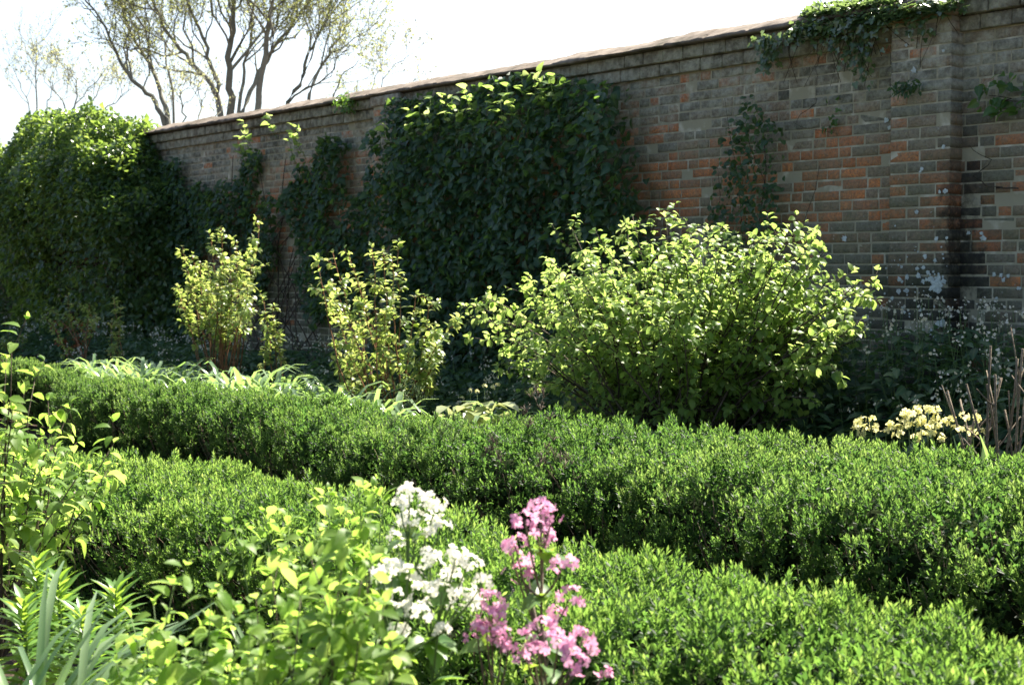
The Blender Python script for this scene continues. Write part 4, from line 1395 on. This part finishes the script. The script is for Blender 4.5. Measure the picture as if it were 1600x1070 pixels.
# ------------------------------------------------------------------ trees beyond the wall
def tree(label, limbs, Z, base_px, seed, bark, leafm, name='bare_tree', cat='tree', r0=.16, lv=(5, 5, 3), ln=(2.2, 1.0, .5), leafL=.10, nleaf=5, group='trees beyond the wall', keep=1.):
    r = np.random.default_rng(seed)
    bases = {}
    b0 = zground(base_px[0], Z)
    root = thing(name, label, cat, b0, group)
    tb, cr = Tubes(), Tubes()
    P_, A_ = [], []

    def grow(path, rad, level):
        m = len(path)
        seg = np.linalg.norm(np.diff(path, axis=0), axis=1).sum()
        cnt = max(2, int(lv[level] * seg / (ln[level] * 2.0)))
        for q in range(cnt):
            t = .22 + .76 * (q + r.random()) / cnt
            i = min(int(t * (m - 1)), m - 2)
            p = path[i] + (path[i + 1] - path[i]) * (t * (m - 1) - i)
            tg = nrm(path[i + 1] - path[i])
            o = r.normal(0, 1, 3)
            o = nrm(o - tg * o.dot(tg))
            d = nrm(tg * .75 + o * .75 + UP * .22)
            l = ln[level] * (.55 + .8 * r.random()) * (1.15 - .5 * t)
            e = p + d * l + UP * .18 * l
            mid = p + d * l * .5 + r.normal(0, .06 * l, 3)
            sub = bez(p, mid, e, 6)
            sub[1:-1] += r.normal(0, .03 * l, (4, 3))
            rr_ = rad * (1 - .6 * t) * .34
            cr.add(sub, max(rr_, .005), max(rr_ * .35, .0035), 4, r.random())
            if level + 1 < len(lv):
                grow(sub, rr_, level + 1)
            if level >= 1:
                for k in range(nleaf if level >= 2 else 2):
                    tt = .3 + .7 * r.random()
                    ii = min(int(tt * 5), 4)
                    P_.append(sub[ii] + (sub[ii + 1] - sub[ii]) * (tt * 5 - ii) + r.normal(0, .04, 3))
                    A_.append(r.normal(0, 1, 3))

    for px_list, bx, rad in limbs:
        bx_ = base_px[bx]
        foot = zground(bx_, Z + .3 * bx)
        dz = r.normal(0, 1.0)
        pts = [foot] + [PZ(x, y, Z + .3 * bx + dz * (i_ / len(px_list))) for i_, (x, y) in enumerate(px_list)]
        pts = np.array(pts)
        # smooth resample
        tt = np.linspace(0, len(pts) - 1, (len(pts) - 1) * 4 + 1)
        path = np.stack([np.interp(tt, np.arange(len(pts)), pts[:, c]) for c in range(3)], -1)
        kern = np.array([.25, .5, .25])
        for _ in range(2):
            path[1:-1] = .25 * path[:-2] + .5 * path[1:-1] + .25 * path[2:]
        path[1:-1] += r.normal(0, .03, (len(path) - 2, 3))
        tb.add(path, rad * .6, rad * .15, 8, r.random())
        grow(path[5:], rad * .8, 0)
    tb.build('limbs', bark, root)
    cr.build('branches', bark, root)
    P_ = np.array(P_)
    n = len(P_)
    L = leafL * (.6 + .8 * r.random(n))
    link('leaves', leaf_mesh('leaves', T_FOLD, P_, np.array(A_), r.normal(0, 1, (n, 3)), L, L * .32, 0.), leafm, root)
    return root


big = [([(362, 190), (358, 120), (362, 60), (364, 0), (368, -70)], 0, .20), ([(398, 178), (412, 100), (420, 45), (432, -20), (440, -80)], 0, .17), ([(345, 172), (330, 132), (300, 100), (262, 55), (238, 0), (225, -50)], 0, .15),
       ([(348, 185), (335, 115), (318, 60), (290, 0), (275, -60)], 0, .13), ([(378, 185), (392, 130), (440, 62), (482, 0), (510, -50)], 0, .13), ([(372, 160), (386, 100), (396, 40), (384, -20)], 0, .10),
       ([(258, 185), (240, 150), (205, 125), (183, 88), (165, 45), (128, -10)], 1, .13), ([(264, 180), (246, 122), (220, 78), (195, 30), (180, -30)], 1, .13), ([(268, 150), (265, 100), (250, 40), (255, -30)], 1, .07),
       ([(445, 165), (474, 122), (485, 80), (510, 32), (522, -30)], 2, .11), ([(478, 158), (500, 108), (526, 66), (556, 25)], 2, .10), ([(430, 172), (470, 145), (512, 120), (548, 70)], 2, .07), ([(520, 150), (536, 115), (560, 95)], 2, .06)]
tree('large many limbed tree with sparse yellow green spring leaves behind the wall', big, 36, (368, 285, 440), 901, M['farbark'], M['spring'], lv=(10, 7, 5), ln=(1.8, .85, .38), leafL=.06, nleaf=6)
tree('thin pale tree with fine upright twigs at the far left', [([(60, 190), (55, 120), (58, 60)], 0, .07), ([(50, 190), (40, 150), (25, 110)], 0, .05), ([(65, 190), (80, 150), (85, 110)], 0, .05)], 48, (60,), 902, M['farbark'], M['palespring'], lv=(9, 5, 3), ln=(1.3, .6, .3), leafL=.06, nleaf=3)
tree('pale leafy tree between the far left tree and the large tree', [([(115, 190), (120, 150), (110, 105)], 0, .07), ([(110, 190), (90, 150), (75, 120)], 0, .06), ([(125, 190), (150, 150), (170, 110)], 0, .06), ([(140, 190), (180, 160), (205, 140)], 0, .05)], 42, (118,), 903, M['farbark'], M['palespring'], lv=(9, 5, 3), ln=(1.2, .6, .3), leafL=.07, nleaf=5)
tree('low pale bush showing over the coping beside the ivy mound', [([(290, 200), (285, 165), (280, 140)], 0, .05), ([(300, 200), (320, 160), (325, 140)], 0, .05), ([(310, 200), (345, 175)], 0, .04), ([(270, 200), (250, 170)], 0, .04)], 30, (298,), 904, M['farbark'], M['palespring'], 'pale_bush', 'bush', lv=(10, 6, 3), ln=(.8, .5, .25), leafL=.055, nleaf=4)
tree('slender pale tree right of the large tree, low above the coping', [([(590, 150), (600, 120), (640, 85)], 0, .05), ([(575, 150), (590, 110), (615, 80)], 0, .04), ([(600, 150), (650, 125)], 0, .04)], 44, (580,), 905, M['farbark'], M['palespring'], lv=(7, 5, 2), ln=(1.1, .5, .3), leafL=.09, nleaf=2)

# ------------------------------------------------------------------ light, sky, camera
w = bpy.data.worlds.new('World')
scene.world = w
w.use_nodes = True
nt = w.node_tree
nt.nodes.clear()
sk = nt.nodes.new('ShaderNodeTexSky')
sk.sky_type = 'NISHITA'
sk.sun_disc = False
sk.sun_elevation = SUN_EL
sk.sun_rotation = SUN_AZ
sk.air_density = 1.0
sk.dust_density = 2.0
sk.ozone_density = 1.0
bg = nt.nodes.new('ShaderNodeBackground')
bg.inputs[1].default_value = .06
wo = nt.nodes.new('ShaderNodeOutputWorld')
nt.links.new(sk.outputs[0], bg.inputs[0])
# bright thin high cloud on the sun's side of the sky
tc = nt.nodes.new('ShaderNodeTexCoord')
dp = nt.nodes.new('ShaderNodeVectorMath')
dp.operation = 'DOT_PRODUCT'
nt.links.new(tc.outputs['Generated'], dp.inputs[0])
dp.inputs[1].default_value = (math.sin(SUN_AZ), math.cos(SUN_AZ), .25)
mr = nt.nodes.new('ShaderNodeMapRange')
mr.interpolation_type = 'SMOOTHSTEP'
nt.links.new(dp.outputs['Value'], mr.inputs['Value'])
for q, v in (('From Min', .05), ('From Max', .95), ('To Min', 0.), ('To Max', 1.)):
    mr.inputs[q].default_value = v
cn = nt.nodes.new('ShaderNodeTexNoise')
cn.inputs['Scale'].default_value = 3.2
cn.inputs['Detail'].default_value = 7
cn.inputs['Distortion'].default_value = .6
mp = nt.nodes.new('ShaderNodeMapping')
mp.inputs['Scale'].default_value = (1, 1, 3.5)
nt.links.new(tc.outputs['Generated'], mp.inputs[0])
nt.links.new(mp.outputs[0], cn.inputs['Vector'])
m2 = nt.nodes.new('ShaderNodeMapRange')
nt.links.new(cn.outputs['Fac'], m2.inputs['Value'])
for q, v in (('From Min', .3), ('From Max', .7), ('To Min', .095), ('To Max', .14)):
    m2.inputs[q].default_value = v
mu = nt.nodes.new('ShaderNodeMath')
mu.operation = 'MULTIPLY'
nt.links.new(mr.outputs[0], mu.inputs[0])
nt.links.new(m2.outputs[0], mu.inputs[1])
b2 = nt.nodes.new('ShaderNodeBackground')
b2.inputs[0].default_value = (1., .965, .91, 1)
nt.links.new(mu.outputs[0], b2.inputs[1])
ad = nt.nodes.new('ShaderNodeAddShader')
nt.links.new(bg.outputs[0], ad.inputs[0])
nt.links.new(b2.outputs[0], ad.inputs[1])
nt.links.new(ad.outputs[0], wo.inputs[0])

sd = bpy.data.lights.new('sun', 'SUN')
sd.energy = 5.0
sd.angle = math.radians(.5)
sd.color = (1., .93, .80)
so = bpy.data.objects.new('sun', sd)
COL.objects.link(so)
so.rotation_euler = (-Vector(SUNV)).to_track_quat('-Z', 'Y').to_euler()
so.location = (0, 0, 30)

cd = bpy.data.cameras.new('camera')
cd.lens = 50
cd.sensor_width = 36
cd.clip_start = .05
cd.clip_end = 3000
cd.dof.use_dof = True
cd.dof.focus_distance = 6.0
cd.dof.aperture_fstop = 7.0
co = bpy.data.objects.new('camera', cd)
COL.objects.link(co)
co.location = (0, 0, EYE)
co.rotation_euler = (math.pi / 2 - PITCH, 0, 0)
scene.camera = co

vs = scene.view_settings
vs.view_transform = 'Standard'
vs.look = 'None'
vs.exposure = 1.97
vs.gamma = 1.0
scene.cycles.max_bounces = 8
scene.cycles.transmission_bounces = 6
scene.cycles.use_denoising = True
